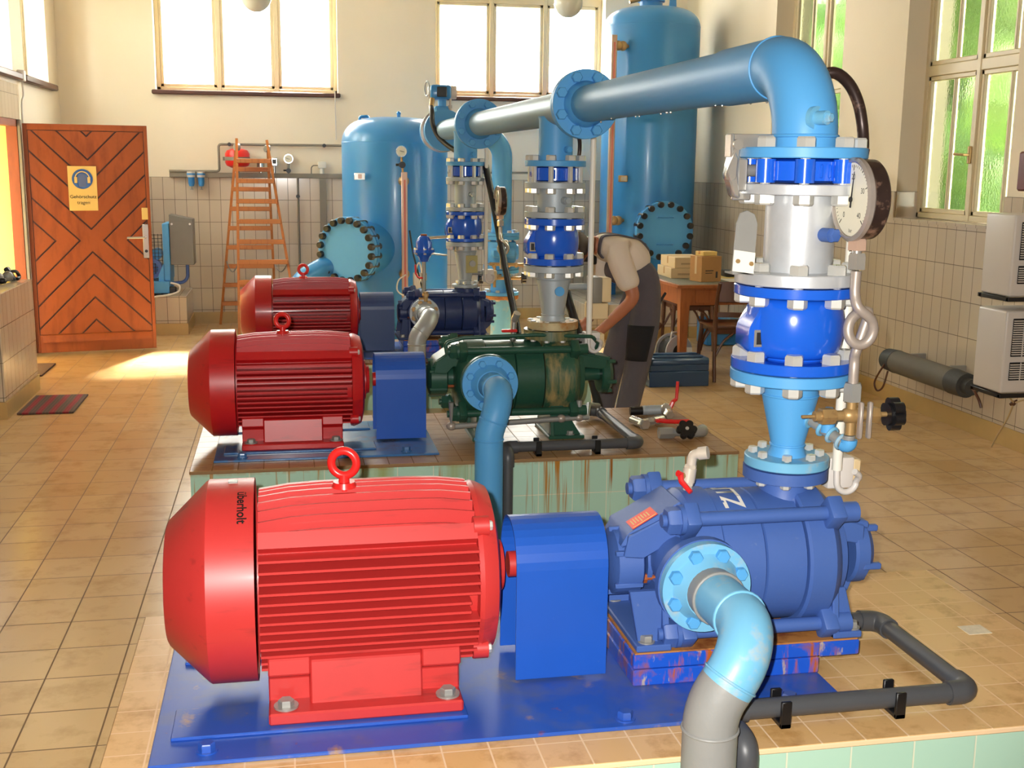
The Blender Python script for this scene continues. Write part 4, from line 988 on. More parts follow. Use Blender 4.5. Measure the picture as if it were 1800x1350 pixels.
# feed line from the reducer to the gauge
t = thing('feed_line', 'grey and light blue threaded feed line from the nearest reducer to its gauge', 'pipe', (1.2, 2.45, .83))
q0 = V((hx(2.53)+.03, 2.53-.035, .885)); q1 = V((ft.x, ft.y, .838))
b = MB(); b.tube(fillet([q0, q1, (ft.x, ft.y, ft.z-.002)], .03, 6), .0135, 14); b.build('pipe', M['dullsteel'], t)
dd = (q1-q0).normalized()
b = MB(); b.ring(q0+dd*.005, dd, .012, .02, .01); 
for f in (.38, .6, .82): b.torus(q0.lerp(q1, f), dd, .0165, .0045, 24, 8)
b.build('collar', M['lblue_worn'], t)
b = MB(); b.tube(fillet([q0.lerp(q1, .9), q1, (ft.x, ft.y, ft.z-.012)], .03, 6), .0185, 16); b.build('elbow', M['lblue'], t)
c = q0.lerp(q1, .5); b = MB(); b.cyl(c, c+V((0, 0, .035)), .0165, seg=16); b.cyl(c+V((0, 0, .03)), c+V((0, 0, .044)), .02, seg=16); b.hexa(c+V((0, 0, .042)), (0, 0, 1), .011, .016); b.build('capped_tee', M['lblue'], t)
# white conduit tubes with hooked ends and switch boxes
def conduit(X, Y, z0, z1, label, box):
    t = thing('sensor_conduit', label, 'conduit', (X, Y, z0))
    b = MB(); b.cyl((X, Y, z0), (X, Y, z1), .0125, seg=16); b.build('tube', M['white'], t)
    b = MB(); P = [(X, Y, z0+.005)]+[(X+.026-.026*math.cos(a), Y-.004, z0-.03-.026*math.sin(a)) for a in [PI*k/8 for k in range(9)]]+[(X+.05, Y-.02, z0-.012), (X+.032, Y-.03, z0+.002)]
    b.tube(smooth(P, 3), .008, 10); b.build('cable', M['offwhite'], t)
    s = thing('pressure_switch', box, 'pressure switch', (X+.03, Y+.02, z0-.02), 'small pressure switches')
    yb = Y+.05
    b = MB(); b.cyl((X-.09, yb, z0), (X+.0, yb, z0), .012, seg=12); b.hexa((X-.03, yb, z0), (1, 0, 0), .018, .02); b.build('stub', M['dullsteel'], s)
    b = MB(); b.box(X-.012, X+.058, yb-.03, yb+.03, z0-.055, z0+.025, .006, 2); b.build('housing', M['offwhite'], s)
    b = MB(); b.box(X+.056, X+.078, yb-.026, yb+.026, z0-.045, z0+.018, .004); b.build('cover', M['cardw'], s)
conduit(1.318, 2.56, .735, 1.46, 'white vertical sensor conduit with hooked cable end behind the near gauge', 'off-white switch box at the foot of the near conduit')
conduit(1.292, 4.86, .72, 1.61, 'long pale grey sensor conduit beside the middle valve stack, worker behind it', 'off-white switch box low behind the middle conduit')
conduit(1.248, 7.28, .78, 1.56, 'thin pale sensor conduit beside the farthest valve stack', 'tiny off-white switch box by the farthest valve stack')
# grey-cream box on a stub from the grey reducer
t = thing('pressure_switch', 'grey and cream box on a stub pipe between grey reducer and worker', 'pressure switch', (1.3, 5.1, .86), 'small pressure switches')
b = MB(); b.cyl((hx(4.94)+.05, 5.0, .935), (1.36, 5.05, .93), .014, seg=14); b.build('stub', M['galv_dull'], t)
b = MB(); b.box(1.335, 1.385, 4.99, 5.10, .86, .975, .006, 2); b.build('housing', M['pvcgrey'], t)
b = MB(); b.box(1.385, 1.43, 5.0, 5.095, .862, .972, .008, 2); b.build('cover', M['cardw'], t)
b = MB(); b.box(1.33, 1.42, 5.01, 5.09, .785, .858, .004); lab(b.build('lower_box', M['cardw'], t), 'cream lower half')
# hoses
t = thing('black_hose', 'rusty black hose arching behind the big light blue elbow', 'hose', (1.3, 2.7, 1.46))
b = MB(); b.tube(smooth([(1.20, 2.67, 1.60), (1.225, 2.62, 1.66), (1.262, 2.6, 1.683), (1.303, 2.6, 1.662), (1.332, 2.6, 1.617), (1.348, 2.6, 1.558), (1.345, 2.585, 1.50), (1.325, 2.565, 1.455)], 7), .0138, 14); b.build('hose', M['gaugecase'], t)
b = MB(); b.cyl((1.33, 2.568, 1.465), (1.347, 2.588, 1.508), .0155, seg=14); lab(b.build('end_sleeve', M['rustfleck'], t), 'rusty end sleeve')
t, _ = siphon_gauge(1.305, 7.1, 1.245, 'dark-cased pressure gauge hanging by a thick black hose at the farthest stack', taps=False, key='steel')
t = tag((MB().tube(smooth([(1.245, 7.3, 1.46), (1.268, 7.22, 1.30), (1.30, 7.13, 1.07), (1.318, 7.08, .93), (1.36, 7.05, .7), (1.405, 7.0, .45), (1.42, 6.95, .294)], 6), .021, 14)).build('black_hose', M['rubber']), 'thick black hose sagging from the farthest gauge down to the plinth', 'hose')
t = tag((MB().tube(smooth([(1.24, 4.99, 1.60), (1.262, 4.99, 1.58), (1.268, 5.0, 1.53), (1.262, 5.0, 1.49)], 5), .009, 10)).build('impulse_tube', M['gaugecase']), 'short dark curved tube behind the middle conduit top', 'tube')
t = tag((MB().tube([(1.33, 5.5, .90), (1.36, 5.5, .80), (1.47, 5.55, .50), (1.62, 5.62, .02)], .021, 10)).build('suction_hose', M['rubber']), 'black hose slanting down behind the grey reducer to the floor', 'hose')
# upright plate beside the near stack
t = thing('bracket_plate', 'grey upright bracket plate with white label left of the nearest stack', 'bracket', (.99, 2.5, 1.225))
b = MB(); P = [(.978, 1.232), (1.03, 1.225), (1.034, 1.34), (1.026, 1.362), (1.008, 1.37), (.992, 1.364), (.984, 1.34)]
b.prism(P, 'y', 2.452, 2.456, .001); b.box(.98, 1.07, 2.452, 2.5, 1.228, 1.232); b.build('plate', M['dullsteel'], t)
b = MB(); b.prism([(.979, 1.236), (1.0295, 1.229), (1.0315, 1.276), (.981, 1.283)], 'y', 2.4505, 2.452); lab(b.build('paper_label', M['white'], t), 'white label on its lower half')
b = MB(); b.cyl((.99, 2.452, 1.258), (.99, 2.446, 1.258), .005, seg=10); b.cyl((1.022, 2.452, 1.252), (1.022, 2.446, 1.252), .005, seg=10); b.build('rivet', M['brass'], t)
# tag on the far reducer
t3r = [o for o in COL.objects if o.name.startswith('pipe_reducer') and abs(o.location.y-7.34) < .01][0]
b = MB(); b.box(1.115, 1.19, 7.245, 7.251, .79, .90, .002); tp = lab(b.build('tag_plate', mat('khaki_tag', (176, 168, 110), .5), t3r, 0), 'khaki tag plate'); b = MB(); b.cyl((1.155, 7.246, .85), (1.155, 7.225, .85), .02, seg=14); b.build('knob', M['dullsteel'], tp)

# ------------------------------------------------------------------ drains on the plinths
def drain(Y, label, x0, xo, yf, xr, clips, yb):
    t = thing('drain_pipe', label, 'drain pipe', (xo, yf, HP), 'dark grey drain pipes')
    z = HP+.036
    pts = [(x0, yb, z+.012), (xo, yb, z), (xo, yf, z), (xr, yf, z), (xr, yf-.14 if Y < 3 else yf-.085, z-.004), (xr, yf-.14 if Y < 3 else yf-.085, 0)]
    b = MB(); b.tube(fillet(pts, [.02, .02, .02, .02], 5), .0215, 18); b.build('pipe', M['pvc'], t)
    for i, (p, q, r) in enumerate(((pts[0], pts[1], pts[2]), (pts[1], pts[2], pts[3]), (pts[2], pts[3], pts[4]), (pts[3], pts[4], pts[5]))):
        p, q, r = V(p), V(q), V(r); a = q+(p-q).normalized()*.055; c = q+(r-q).normalized()*.055
        b = MB(); b.tube(fillet([a, q, c], .028, 6), .0265, 18); b.build('elbow', M['pvc'], t)
    for cx in clips:
        b = MB(); b.box(cx-.012, cx+.012, yf-.032, yf-.024, HP, z+.025, .002); b.box(cx-.012, cx+.012, yf-.032, yf+.032, HP, HP+.012, .002); b.box(cx-.012, cx+.012, yf+.024, yf+.032, HP, z+.03, .002); lab(b.build('pipe_clip', M['black'], t), 'black pipe clip')
drain(2.53, 'dark grey drain pipe looping over the nearest plinth corner', 1.30, 1.468, 2.165, .885, (1.02, 1.285), 2.575)
drain(4.94, 'dark grey drain pipe looping around the green pump on the brown plinth', 1.33, 1.435, 4.54, .86, (1.0, 1.25), 5.18)
t = thing('steel_drain', 'thin bare steel drain pipe with tees under the green pump', 'pipe', (.95, 4.74, .38))
b = MB(); b.tube(fillet([(.675, 4.78, .47), (.675, 4.78, .365), (1.28, 4.80, .385), (1.33, 4.98, .40), (1.42, 5.14, .36)], 0), .0125, 12); b.tube([(1.24, 4.8, .46), (1.24, 4.8, .385)], .0125, 12)
b.build('pipe', M['dullsteel'], t)
b = MB(); 
for c in ((.675, 4.78, .367), (1.24, 4.8, .384), (1.16, 4.797, .382)): b.sph(c, .0185, 1.2, 1, 1, 12, 8)
b.build('fitting', M['ruststeel'], t)
t = tag((MB().tube(fillet([(.668, 4.86, .66), (.66, 4.86, .715), (.74, 4.86, .735), (1.05, 4.84, .745), (1.30, 4.83, .735), (1.335, 4.86, .70), (1.33, 4.9, .66)], [.02, .02, .01, .02, .02], 5), .0085, 10)).build('balance_tube', M['green']), 'thin green balance tube running along the top of the green pump', 'tube')
t = thing('ball_valve', 'nickel ball valve with red lever above the green pump, blue pump behind', 'valve', (.98, 5.0, .70))
b = MB(); b.cyl((.985, 5.02, .70), (.99, 5.02, .79), .014, seg=14); b.cyl((.99, 5.02, .785), (1.0, 5.0, .82), .017, seg=14); b.build('valve_body', M['steel'], t)
b = MB(); b.box(.93, 1.0, 4.99, 5.01, .735, .748, .003); b.build('lever', M['red_part'], t)
# ------------------------------------------------------------------ pressure tanks
def ring_bolts(parent, c, n, R, k, r, h, name='bolt', back=0):
    u, v, w = frame(n); off = V((0, 0, 0)); p = parent
    while p is not None: off += p.location; p = p.parent
    b = MB(); b.lathe([(0, -back-h*.8 if back else 0), (r, -back-h*.8 if back else 0), (r, h*.8), (r*.8, h), (0, h)], (0, 0, 0), w, 14)
    o = b.build(name, M['bolt_black'], origin=(0, 0, 0)); me = o.data; bpy.data.objects.remove(o)
    for i in range(k):
        a = 2*PI*(i+.5)/k; q = bpy.data.objects.new(name, me); COL.objects.link(q); q.parent = parent; q.location = V(c)+(u*math.cos(a)+v*math.sin(a))*R-off
def tank(label, cx, cy, r, z0, zs, zt, n, fd, fz, fr, nb, key, handles):
    t = thing('pressure_tank', label, 'pressure tank', (cx, cy, z0), 'blue pressure tanks')
    b = MB(); dz = zt-zs
    P = [(0, z0+.09)]+[(r*math.sin(PI/2*k/10)**.75, z0+.24-.15*math.cos(PI/2*k/10)) for k in range(1, 11)]
    P += [(r+.002, zs)]+[(r*max(0, math.cos(PI/2*k/12))**.55 if k < 12 else 0, zs+dz*math.sin(PI/2*k/12)) for k in range(1, 13)]
    b.lathe(P, (cx, cy, 0), (0, 0, 1), 64); b.torus((cx, cy, zs), (0, 0, 1), r, .003, 64, 6); b.build('shell', M['tank'], t)
    b = MB()
    for k in range(3):
        a = 2*PI*k/3+.5; b.box(cx+r*.75*math.cos(a)-.04, cx+r*.75*math.cos(a)+.04, cy+r*.75*math.sin(a)-.04, cy+r*.75*math.sin(a)+.04, z0, z0+.25, .004)
    b.build('feet', M['tank'], t); t.children[-1].name = 'foot_ring'
    n = V(n).normalized(); c = V((cx, cy, fz))
    b = MB(); b.lathe([(fr*.8, r*.8), (fr*.8, fd-.075), (fr, fd-.073), (fr, fd-.043), (0, fd-.043)], c, n, 48); b.build('manhole_neck', M['lblue' if False else 'tank'], t)
    b = MB(); b.lathe([(0, -.036), (fr-.003, -.036), (fr, -.033), (fr, -.003), (fr-.003, 0), (0, 0)], c+n*fd, n, 56); mc = b.build('manhole_cover', M['lblue'], t)
    ring_bolts(mc, c+n*fd, n, fr*.9, nb, .027, .034, back=.08)
    if handles:
        for dz in (-.115, .115):
            u, v, w = frame(n); q = c+n*(fd+.012)+V((0, 0, dz)); h = V((n.y, -n.x, 0))
            b = MB(); b.tube(fillet([q+h*.07-n*.014, q+h*.07+n*.012, q-h*.07+n*.012, q-h*.07-n*.014], .008, 4), .006, 8); b.build('handle', M['tank'], mc)
    return t
T1 = tank('squat blue pressure tank with bolted manhole at its left, behind the farthest motor', .90, 9.7, .43, 0, 1.63, 1.835, (-.57, -.82, 0), .765, .80, .258, 20, 'tank', False)
b = MB(); b.box(.545, .63, 9.32, 9.345, 1.335, 1.39, .003); np_ = lab(b.build('nameplate', M['steel'], T1), 'small metal nameplate')
b = MB(); b.box(.575, .605, 9.316, 9.321, 1.345, 1.38); b.build('print', M['copper'], np_)
b = MB(); b.tube(fillet([(.62, 9.72, 1.79), (.62, 9.72, 1.835), (.69, 9.72, 1.84), (.69, 9.72, 1.80)], .015, 4), .012, 8); b.cyl((.92, 9.55, 1.8), (.92, 9.55, 1.85), .014, seg=12); b.sph((.92, 9.55, 1.86), .018, seg=12, rings=8); b.build('lifting_lug', M['tank'], T1)
T2 = tank('tall blue pressure tank on the tiled ledge in the right corner', 3.205, 10.15, .42, .30, 2.66, 2.83, (-.04, -1, 0), .62, .925, .25, 16, 'tank', True)
b = MB(); b.box(2.845, 2.92, 9.80, 9.84, 1.33, 1.385, .003); np_ = lab(b.build('nameplate', M['brass'], T2), 'small brass nameplate'); np_.rotation_euler = (0, 0, 0)
b = MB(); b.box(2.857, 2.908, 9.795, 9.802, 1.34, 1.375); b.build('print', M['steel'], np_)
b = MB(); b.cyl((3.19, 10.15, 2.80), (3.19, 10.15, 2.875), .10, .10, 28); b.cyl((3.19, 10.15, 2.875), (3.19, 10.15, 2.9), .12, seg=28); ca = b.build('top_flange', M['tank'], T2)
b = MB(); b.tube([(2.98, 10.1, 2.86), (3.14, 10.12, 2.90), (3.19, 10.15, 3.1)], .014, 8); b.build('vent_pipe', M['brass'], T2)
b = MB(); b.prism([(3.30, 2.78), (3.37, 2.78), (3.36, 2.92), (3.335, 2.95), (3.31, 2.92)], 'y', 9.98, 10.0, .003); b.build('lifting_lug', M['tank'], T2)
def level_gauge(x, y, z0, z1, fit, label, dx):
    t = thing('level_gauge', label, 'level gauge', (x, y, z0), 'tank level gauges')
    b = MB(); b.box(x-.024, x+.024, y-.018, y+.018, z0, z1, .004); b.build('gauge_rail', M['copper'], t)
    b = MB(); b.box(x-.006, x+.008, y-.024, y-.017, z0, z1-.06); lab(b.build('sight_tube', M['glass_red'], t), 'reddish sight tube')
    for z in fit:
        b = MB(); b.cyl((x, y, z), (x+dx[0], y+dx[1], z), .016, seg=12)
        for f in (.3, .62): b.sph((x+dx[0]*f, y+dx[1]*f, z), .042, seg=14, rings=10)
        b.build('fitting', M['brass'], t)
    return t
M['glass_red'] = mat('pink_gauge_glass', (206, 120, 110), .15, var=.05)
lg = level_gauge(.926, 9.2, .35, 1.40, (1.33, .6), 'pinkish level gauge column with dial on top in front of the squat tank', (-.0, .1))
b = MB(); b.cyl((.915, 9.2, 1.40), (.905, 9.2, 1.52), .009, seg=10); b.build('stem', M['brass'], lg)
b = MB(); b.lathe([(0, 0), (.043, 0), (.043, .03), (0, .03)], (.903, 9.2, 1.558), (0, -1, 0), 28); gc = b.build('dial_gauge', M['steel'], lg)
b = MB(); b.lathe([(0, 0), (.037, 0), (.037, .002), (0, .002)], (.903, 9.169, 1.558), (0, -1, 0), 28); dd = b.build('dial', M['dial'], gc)
b = MB(); b.tube([(.89, 9.165, 1.562), (.925, 9.165, 1.553)], .002, 6); b.build('needle', M['ink'], dd)
b = MB(); b.cyl((.907, 9.18, 1.455), (.907, 9.15, 1.455), .026, seg=14); b.cyl((.86, 9.19, 1.455), (.907, 9.19, 1.455), .01, seg=8); lab(b.build('handwheel', M['black'], lg), 'black gauge cock')
level_gauge(2.765, 9.8, .80, 2.55, (2.466, .998), 'tall copper level gauge with brass fittings on the tall tank', (.14, .06))
t = tag(MB().tube(fillet([(.60, 9.35, .62), (.30, 9.2, .66), (.10, 9.18, .55), (.08, 9.18, 0)], [.12, .15], 8), .085, 24).build('tank_pipe', M['tank']), 'blue pipe elbow low at the left of the squat tank', 'pipe')
t = tag(MB().tube(smooth([(.96, 9.15, .95), (.99, 9.12, .75), (1.04, 9.1, .55), (1.07, 9.1, .40), (1.07, 9.1, 0)], 5), .007, 8).build('signal_cable', M['rubber']), 'thin dark cable hanging beside the pinkish level gauge', 'cable')
t = thing('pressure_switch', 'off-white switch box low on the squat tank by the level gauge', 'pressure switch', (1.02, 9.14, .40))
b = MB(); b.box(.985, 1.065, 9.10, 9.16, .50, .62, .008, 2); b.build('housing', M['offwhite'], t); b = MB(); b.tube(smooth([(1.0, 9.09, .62), (1.01, 9.08, .68), (1.03, 9.08, .70), (1.045, 9.08, .62), (1.03, 9.1, .54)], 5), .006, 8); b.tube(smooth([(.93, 9.17, .6), (.87, 9.14, .56), (.86, 9.13, .48), (.93, 9.12, .44), (1.02, 9.1, .5)], 5), .006, 8); b.build('tubing', M['white'], t)
# air vessel between tank and farthest stack
t = thing('air_valve', 'small blue two-part air valve on a thin riser with red lever', 'valve', (.838, 7.15, .56))
b = MB(); b.lathe([(0, .872), (.028, .872), (.034, .895), (.062, .93), (.062, .938), (.05, .94), (.05, .99), (.032, 1.022), (.022, 1.03), (0, 1.03)], (.838, 7.15, 0), (0, 0, 1), 28); b.cyl((.838, 7.15, .928), (.838, 7.15, .946), .067, seg=28); vb = b.build('valve_body', M['vblue'], t)
bolts(t, (.838, 7.15, .946), (0, 0, 1), .056, 6, .02, .009)
b = MB(); b.cyl((.838, 7.15, 1.03), (.838, 7.15, 1.04), .02, seg=12); b.build('cap', M['rustfleck'], t)
b = MB(); b.cyl((.838, 7.15, .66), (.838, 7.15, .875), .0125, seg=12); b.cyl((.838, 7.15, .755), (.838, 7.15, .80), .018, seg=12); b.build('riser', M['dullsteel'], t)
b = MB(); b.tube(fillet([(.83, 7.14, .77), (.80, 7.13, .775), (.785, 7.13, .80), (.783, 7.13, .855)], .01, 4), .006, 8); b.build('lever', M['red_part'], t)
b = MB(); b.tube([(.86, 7.17, 1.015), (.99, 7.22, 1.02)], .009, 8); b.tube([(.88, 7.17, .92), (.99, 7.22, .905)], .006, 8); b.build('link_pipe', M['steel'], t)
b = MB(); b.cyl((.842, 7.1, .625), (.842, 7.1, .69), .016, seg=12); b.hexa((.842, 7.1, .66), (0, 0, 1), .021, .02); b.cyl((.80, 7.1, .645), (.842, 7.1, .645), .011, seg=10); b.build('brass_cock', M['brass'], t)

# ------------------------------------------------------------------ wall services at the back
YW = YB-.012
t = thing('cable_duct', 'grey cable duct along the top of the back wall tiles', 'cable duct', (-.3, YW, .12))
b = MB(); b.box(-1.0, .80, YW-.03, YW, 1.325, 1.366, .002); b.build('horizontal_run', M['pvcgrey'], t, 0)
b = MB(); b.box(.322, .384, YW-.03, YW, .12, 1.325, .002); b.build('drop_run', M['pvcgrey'], t, 0)
t = thing('wall_pipe', 'thin grey pipe with clips running high along the back wall', 'pipe', (0, YW, 1.37))
b = MB(); b.tube(fillet([(-1.0, YW-.03, 1.378), (-.565, YW-.03, 1.378), (-.565, YW-.03, 1.617), (1.0, YW-.03, 1.622)], .025, 5), .0115, 10); b.build('pipe', M['pvcgrey'], t)
for x in (-.47, .37): b = MB(); b.cyl((x, YW-.045, 1.618), (x, YW, 1.618), .017, seg=12); lab(b.build('pipe_clip', M['black'], t), 'black pipe clip')
t = tag(MB().tube([(1.3, YW-.02, 1.385), (2.75, YW-.02, 1.395)], .01, 8).build('wall_pipe', M['pvcgrey']), 'thin grey pipe along the back wall between the two tanks', 'pipe')
t = thing('wall_pipe', 'thin grey vertical pipe with black clip on the back wall tiles', 'pipe', (.125, YW, .12))
b = MB(); b.cyl((.125, YW-.02, .12), (.125, YW-.02, 1.325), .0085, seg=10); b.build('pipe', M['pvcgrey'], t)
b = MB(); b.cyl((.125, YW-.045, 1.16), (.125, YW, 1.16), .018, seg=12); b.build('pipe_clip', M['black'], t)
for k, (x, lb) in enumerate(((-.811, 'left of two blue air filter cups on the back wall'), (-.726, 'right of two blue air filter cups on the back wall'))):
    t = thing('air_filter', lb, 'air filter', (x, YW-.04, 1.23), 'blue air filter cups')
    b = MB(); b.cyl((x, YW-.045, 1.325), (x, YW-.045, 1.375), .036, seg=20); b.build('head', M['offwhite'], t)
    b = MB(); b.cyl((x, YW-.045, 1.345), (x, YW-.045, 1.36), .038, seg=20); b.lathe([(0, 1.245), (.02, 1.245), (.028, 1.27), (.028, 1.325), (0, 1.325)], (x, YW-.045, 0), (0, 0, 1), 20); b.build('cup', M['tank'], t)
    b = MB(); b.cyl((x, YW-.045, 1.215), (x, YW-.045, 1.247), .007, seg=8); b.cyl((x, YW-.045, 1.215), (x, YW-.045, 1.219), .016, seg=12); b.build('drain_screw', M['dullsteel'], t)
t = thing('expansion_vessel', 'small red expansion vessel on the back wall behind the ladder', 'expansion vessel', (-.40, YW-.11, 1.40))
b = MB(); b.lathe([(0, 1.405), (.05, 1.41), (.095, 1.43), (.108, 1.455), (.108, 1.535), (.09, 1.565), (.045, 1.58), (0, 1.582)], (-.40, YW-.12, 0), (0, 0, 1), 36); b.build('shell', M['red_part'], t)
b = MB(); b.ring((-.40, YW-.12, 1.475), (0, 0, 1), .108, .111, .032, 36); b.box(-.53, -.48, YW-.05, YW, 1.475, 1.507); b.build('strap', M['pvcgrey'], t)
b = MB(); b.cyl((-.40, YW-.12, 1.366), (-.40, YW-.12, 1.41), .014, seg=12); b.cyl((-.40, YW-.12, 1.58), (-.40, YW-.12, 1.6), .03, .02, 14); b.build('connection', M['dullsteel'], t)
t = thing('wall_gauge', 'small round gauge with black cock on the back wall right of the ladder', 'pressure gauge', (.048, YW-.03, 1.37))
b = MB(); b.lathe([(0, 0), (.042, 0), (.042, .03), (0, .03)], (.048, YW-.02, 1.497), (0, -1, 0), 28); gc = b.build('gauge_case', M['steel'], t)
b = MB(); b.lathe([(0, 0), (.035, 0), (.035, .002), (0, .002)], (.048, YW-.05, 1.497), (0, -1, 0), 28); dd = b.build('dial', M['dial'], gc)
b = MB(); b.tube([(.06, YW-.053, 1.492), (.02, YW-.053, 1.505)], .002, 6); b.build('needle', M['ink'], dd)
b = MB(); b.cyl((.046, YW-.03, 1.366), (.046, YW-.03, 1.457), .008, .014, 10); b.build('stem', M['pvcgrey'], t)
b = MB(); b.cyl((.046, YW-.03, 1.39), (.046, YW-.065, 1.39), .022, seg=14); b.cyl((.0, YW-.035, 1.392), (.046, YW-.035, 1.392), .008, seg=8); lab(b.build('cock', M['black'], t), 'black cock')
t = thing('pressure_switch', 'little chrome pressure switch on the back wall, seen through the ladder', 'pressure switch', (-.2, YW-.03, 1.367), 'small pressure switches')
b = MB(); b.cyl((-.2, YW-.04, 1.42), (-.2, YW-.04, 1.47), .034, seg=18); b.cyl((-.2, YW-.04, 1.368), (-.2, YW-.04, 1.42), .012, seg=10); b.hexa((-.2, YW-.04, 1.39), (0, 0, 1), .02, .02); b.build('housing', M['steel'], t)
t = thing('pressure_switch', 'little chrome switch with black face beside the ladder top on the back wall', 'pressure switch', (-.08, YW-.03, 1.367), 'small pressure switches')
b = MB(); b.box(-.105, -.05, YW-.07, YW-.01, 1.43, 1.505, .006); b.cyl((-.08, YW-.04, 1.368), (-.08, YW-.04, 1.43), .012, seg=10); hs = b.build('housing', M['steel'], t)
b = MB(); b.box(-.095, -.06, YW-.074, YW-.069, 1.45, 1.49, .002); b.build('face', M['black'], hs)
t = thing('junction_box', 'small white junction box above the cable duct by the squat tank', 'junction box', (.343, YW-.03, 1.367))
b = MB(); b.box(.31, .385, YW-.06, YW, 1.415, 1.475, .008, 2); b.cyl((.345, YW-.03, 1.366), (.345, YW-.03, 1.415), .02, seg=12); b.build('housing', M['white'], t)
b = MB(); b.tube(fillet([(.31, YW-.03, 1.44), (.25, YW-.03, 1.44), (.25, YW-.03, 1.366)], .03, 5), .005, 8); b.build('lead', M['pvcgrey'], t)
t = tag(MB().tube(smooth([(.475, YB-.052, 2.1), (.475, YB-.055, 1.95), (.478, YB-.02, 1.85), (.478, YB-.02, 1.67)], 5), .005, 8).build('window_cord', M['offwhite']), 'pale cord hanging from the right end of the left back window', 'cord')
t = thing('wall_socket', 'small pale switch box with cable at the left wall between the sills', 'switch box', (XL+.03, 9.33, 2.03))
b = MB(); b.box(XL+.001, XL+.05, 9.29, 9.37, 2.03, 2.11, .006); b.build('housing', M['offwhite'], t)
b = MB(); b.tube(smooth([(XL+.025, 9.34, 2.03), (XL+.025, 9.36, 1.93), (XL+.016, 9.32, 1.85), (XL+.016, 9.31, 1.5), (XL+.016, 9.31, 1.2)], 5), .007, 8); b.build('cable', M['white'], t)

# globe lamps
for x, z, lb in ((-.172, 2.70, 'opal globe lamp hanging before the left back window'), (2.265, 2.74, 'opal globe lamp hanging before the right back window')):
    t = thing('globe_lamp', lb, 'lamp', (x, 9.4, z-.11), 'hanging globe lamps')
    b = MB(); b.sph((x, 9.4, z), .115, seg=32, rings=20); b.build('globe', M['opal'], t)
    b = MB(); b.cyl((x, 9.4, z+.105), (x, 9.4, z+.16), .05, .03, 20); b.cyl((x, 9.4, z+.15), (x, 9.4, ZC), .008, seg=10); b.build('pendant_rod', M['brass'], t)

# ------------------------------------------------------------------ ladder
t = thing('stepladder', 'honey brown wooden stepladder standing open against the back wall', 'ladder', (-.3, 10.5, 0))
def rail(b, p, q, w=.022, d=.034):
    p, q = V(p), V(q); dz = (q-p).normalized(); dx = V((1, 0, 0)); dx = (dx-dz*dx.dot(dz)).normalized(); dy = dz.cross(dx)
    cs = []
    for c in (p, q): cs.append([b.b.verts.new(c+dx*sx*w/2+dy*sy*d/2) for sx, sy in ((-1, -1), (1, -1), (1, 1), (-1, 1))])
    b.face(cs[0][::-1]); b.face(cs[1])
    for k in range(4): b.face([cs[0][k], cs[0][(k+1) % 4], cs[1][(k+1) % 4], cs[1][k]])
    bmesh.ops.recalc_face_normals(b.b, faces=b.b.faces[:])
FT = [(-.39, 10.50, 1.66), (-.135, 10.50, 1.65)]; FB = [(-.405, 10.12, 0), (.105, 10.12, 0)]
BT = [(-.397, 10.53, 1.60), (-.13, 10.53, 1.60)]; BBm = [(-.60, 10.86, 0), (-.10, 10.86, 0)]
for nm, T_, B_ in (('front_rail', FT, FB), ('rear_rail', BT, BBm)):
    for k in range(2):
        b = MB(); rail(b, B_[k], T_[k]); b.build(nm, M['wood_ladder'], t, 0)
for nm, T_, B_, zs, wd in (('step', FT, FB, [.28+.171*k for k in range(8)], .05), ('rear_rung', BT, BBm, [.2+.172*k for k in range(8)], .03)):
    for z in zs:
        f = z/T_[0][2]; L = V(B_[0]).lerp(V(T_[0]), f); R_ = V(B_[1]).lerp(V(T_[1]), f)
        b = MB(); b.box(L.x-.004, R_.x+.004, L.y-wd, L.y+.012, z-.022, z+.016, .003); b.build(nm, M['wood_ladder'], t, 0)
b = MB(); 
for k in range(2): b.cyl(V(FT[k])+V((-.016, .01, -.07)), V(FT[k])+V((.016, .03, -.07)), .03, seg=14)
b.build('hinge_plate', M['dullsteel'], t); 
for k, sx in ((0, -1), (1, 1)):
    f1 = V(FB[k]).lerp(V(FT[k]), .37); f2 = V(BBm[k]).lerp(V(BT[k]), .37); mid = f1.lerp(f2, .5)-V((0, 0, .09))
    b = MB(); b.tube(smooth([f1, f1.lerp(mid, .5)-V((0, 0, .02)), mid, f2.lerp(mid, .5)-V((0, 0, .02)), f2], 4), .005, 6); b.build('stay_chain', M['dullsteel'], t)

# ------------------------------------------------------------------ compressor behind the door
t = thing('air_compressor', 'blue compressor with grey control cabinet on the tiled ledge behind the door', 'compressor', (-1.05, 10.5, .333))
b = MB(); b.box(-1.5, -.985, 10.30, 10.75, .35, .45, .004); b.build('base_frame', M['lblue'], t)
b = MB(); b.box(-1.03, -.975, 10.36, 10.72, .45, .94, .006); b.prism([(-1.03, .45), (-1.075, .45), (-1.075, .50), (-1.03, .60)], 'y', 10.36, 10.72); b.build('side_panel', M['lblue'], t)
b = MB(); b.box(-.972, -.775, 10.38, 10.60, .585, .96, .004); b.prism([(-.972, .955), (-.775, .955), (-.775, .975), (-.972, 1.015)], 'y', 10.38, 10.60, .003); cb = b.build('control_cabinet', mat('brushed_grey_cabinet', (112, 112, 106), .4, .2), t)
lab(cb, 'grey steel control cabinet with sloped top')
for x in (-.95, -.80): b = MB(); b.cyl((x, 10.38, .935), (x, 10.372, .935), .009, seg=12); b.build('screw', M['zinc'], cb)
b = MB(); b.lathe([(.055, 0), (.085, 0), (.085, .04), (.055, .04), (.055, 0)], (-1.13, 10.42, .555), (0, -1, 0), 32)
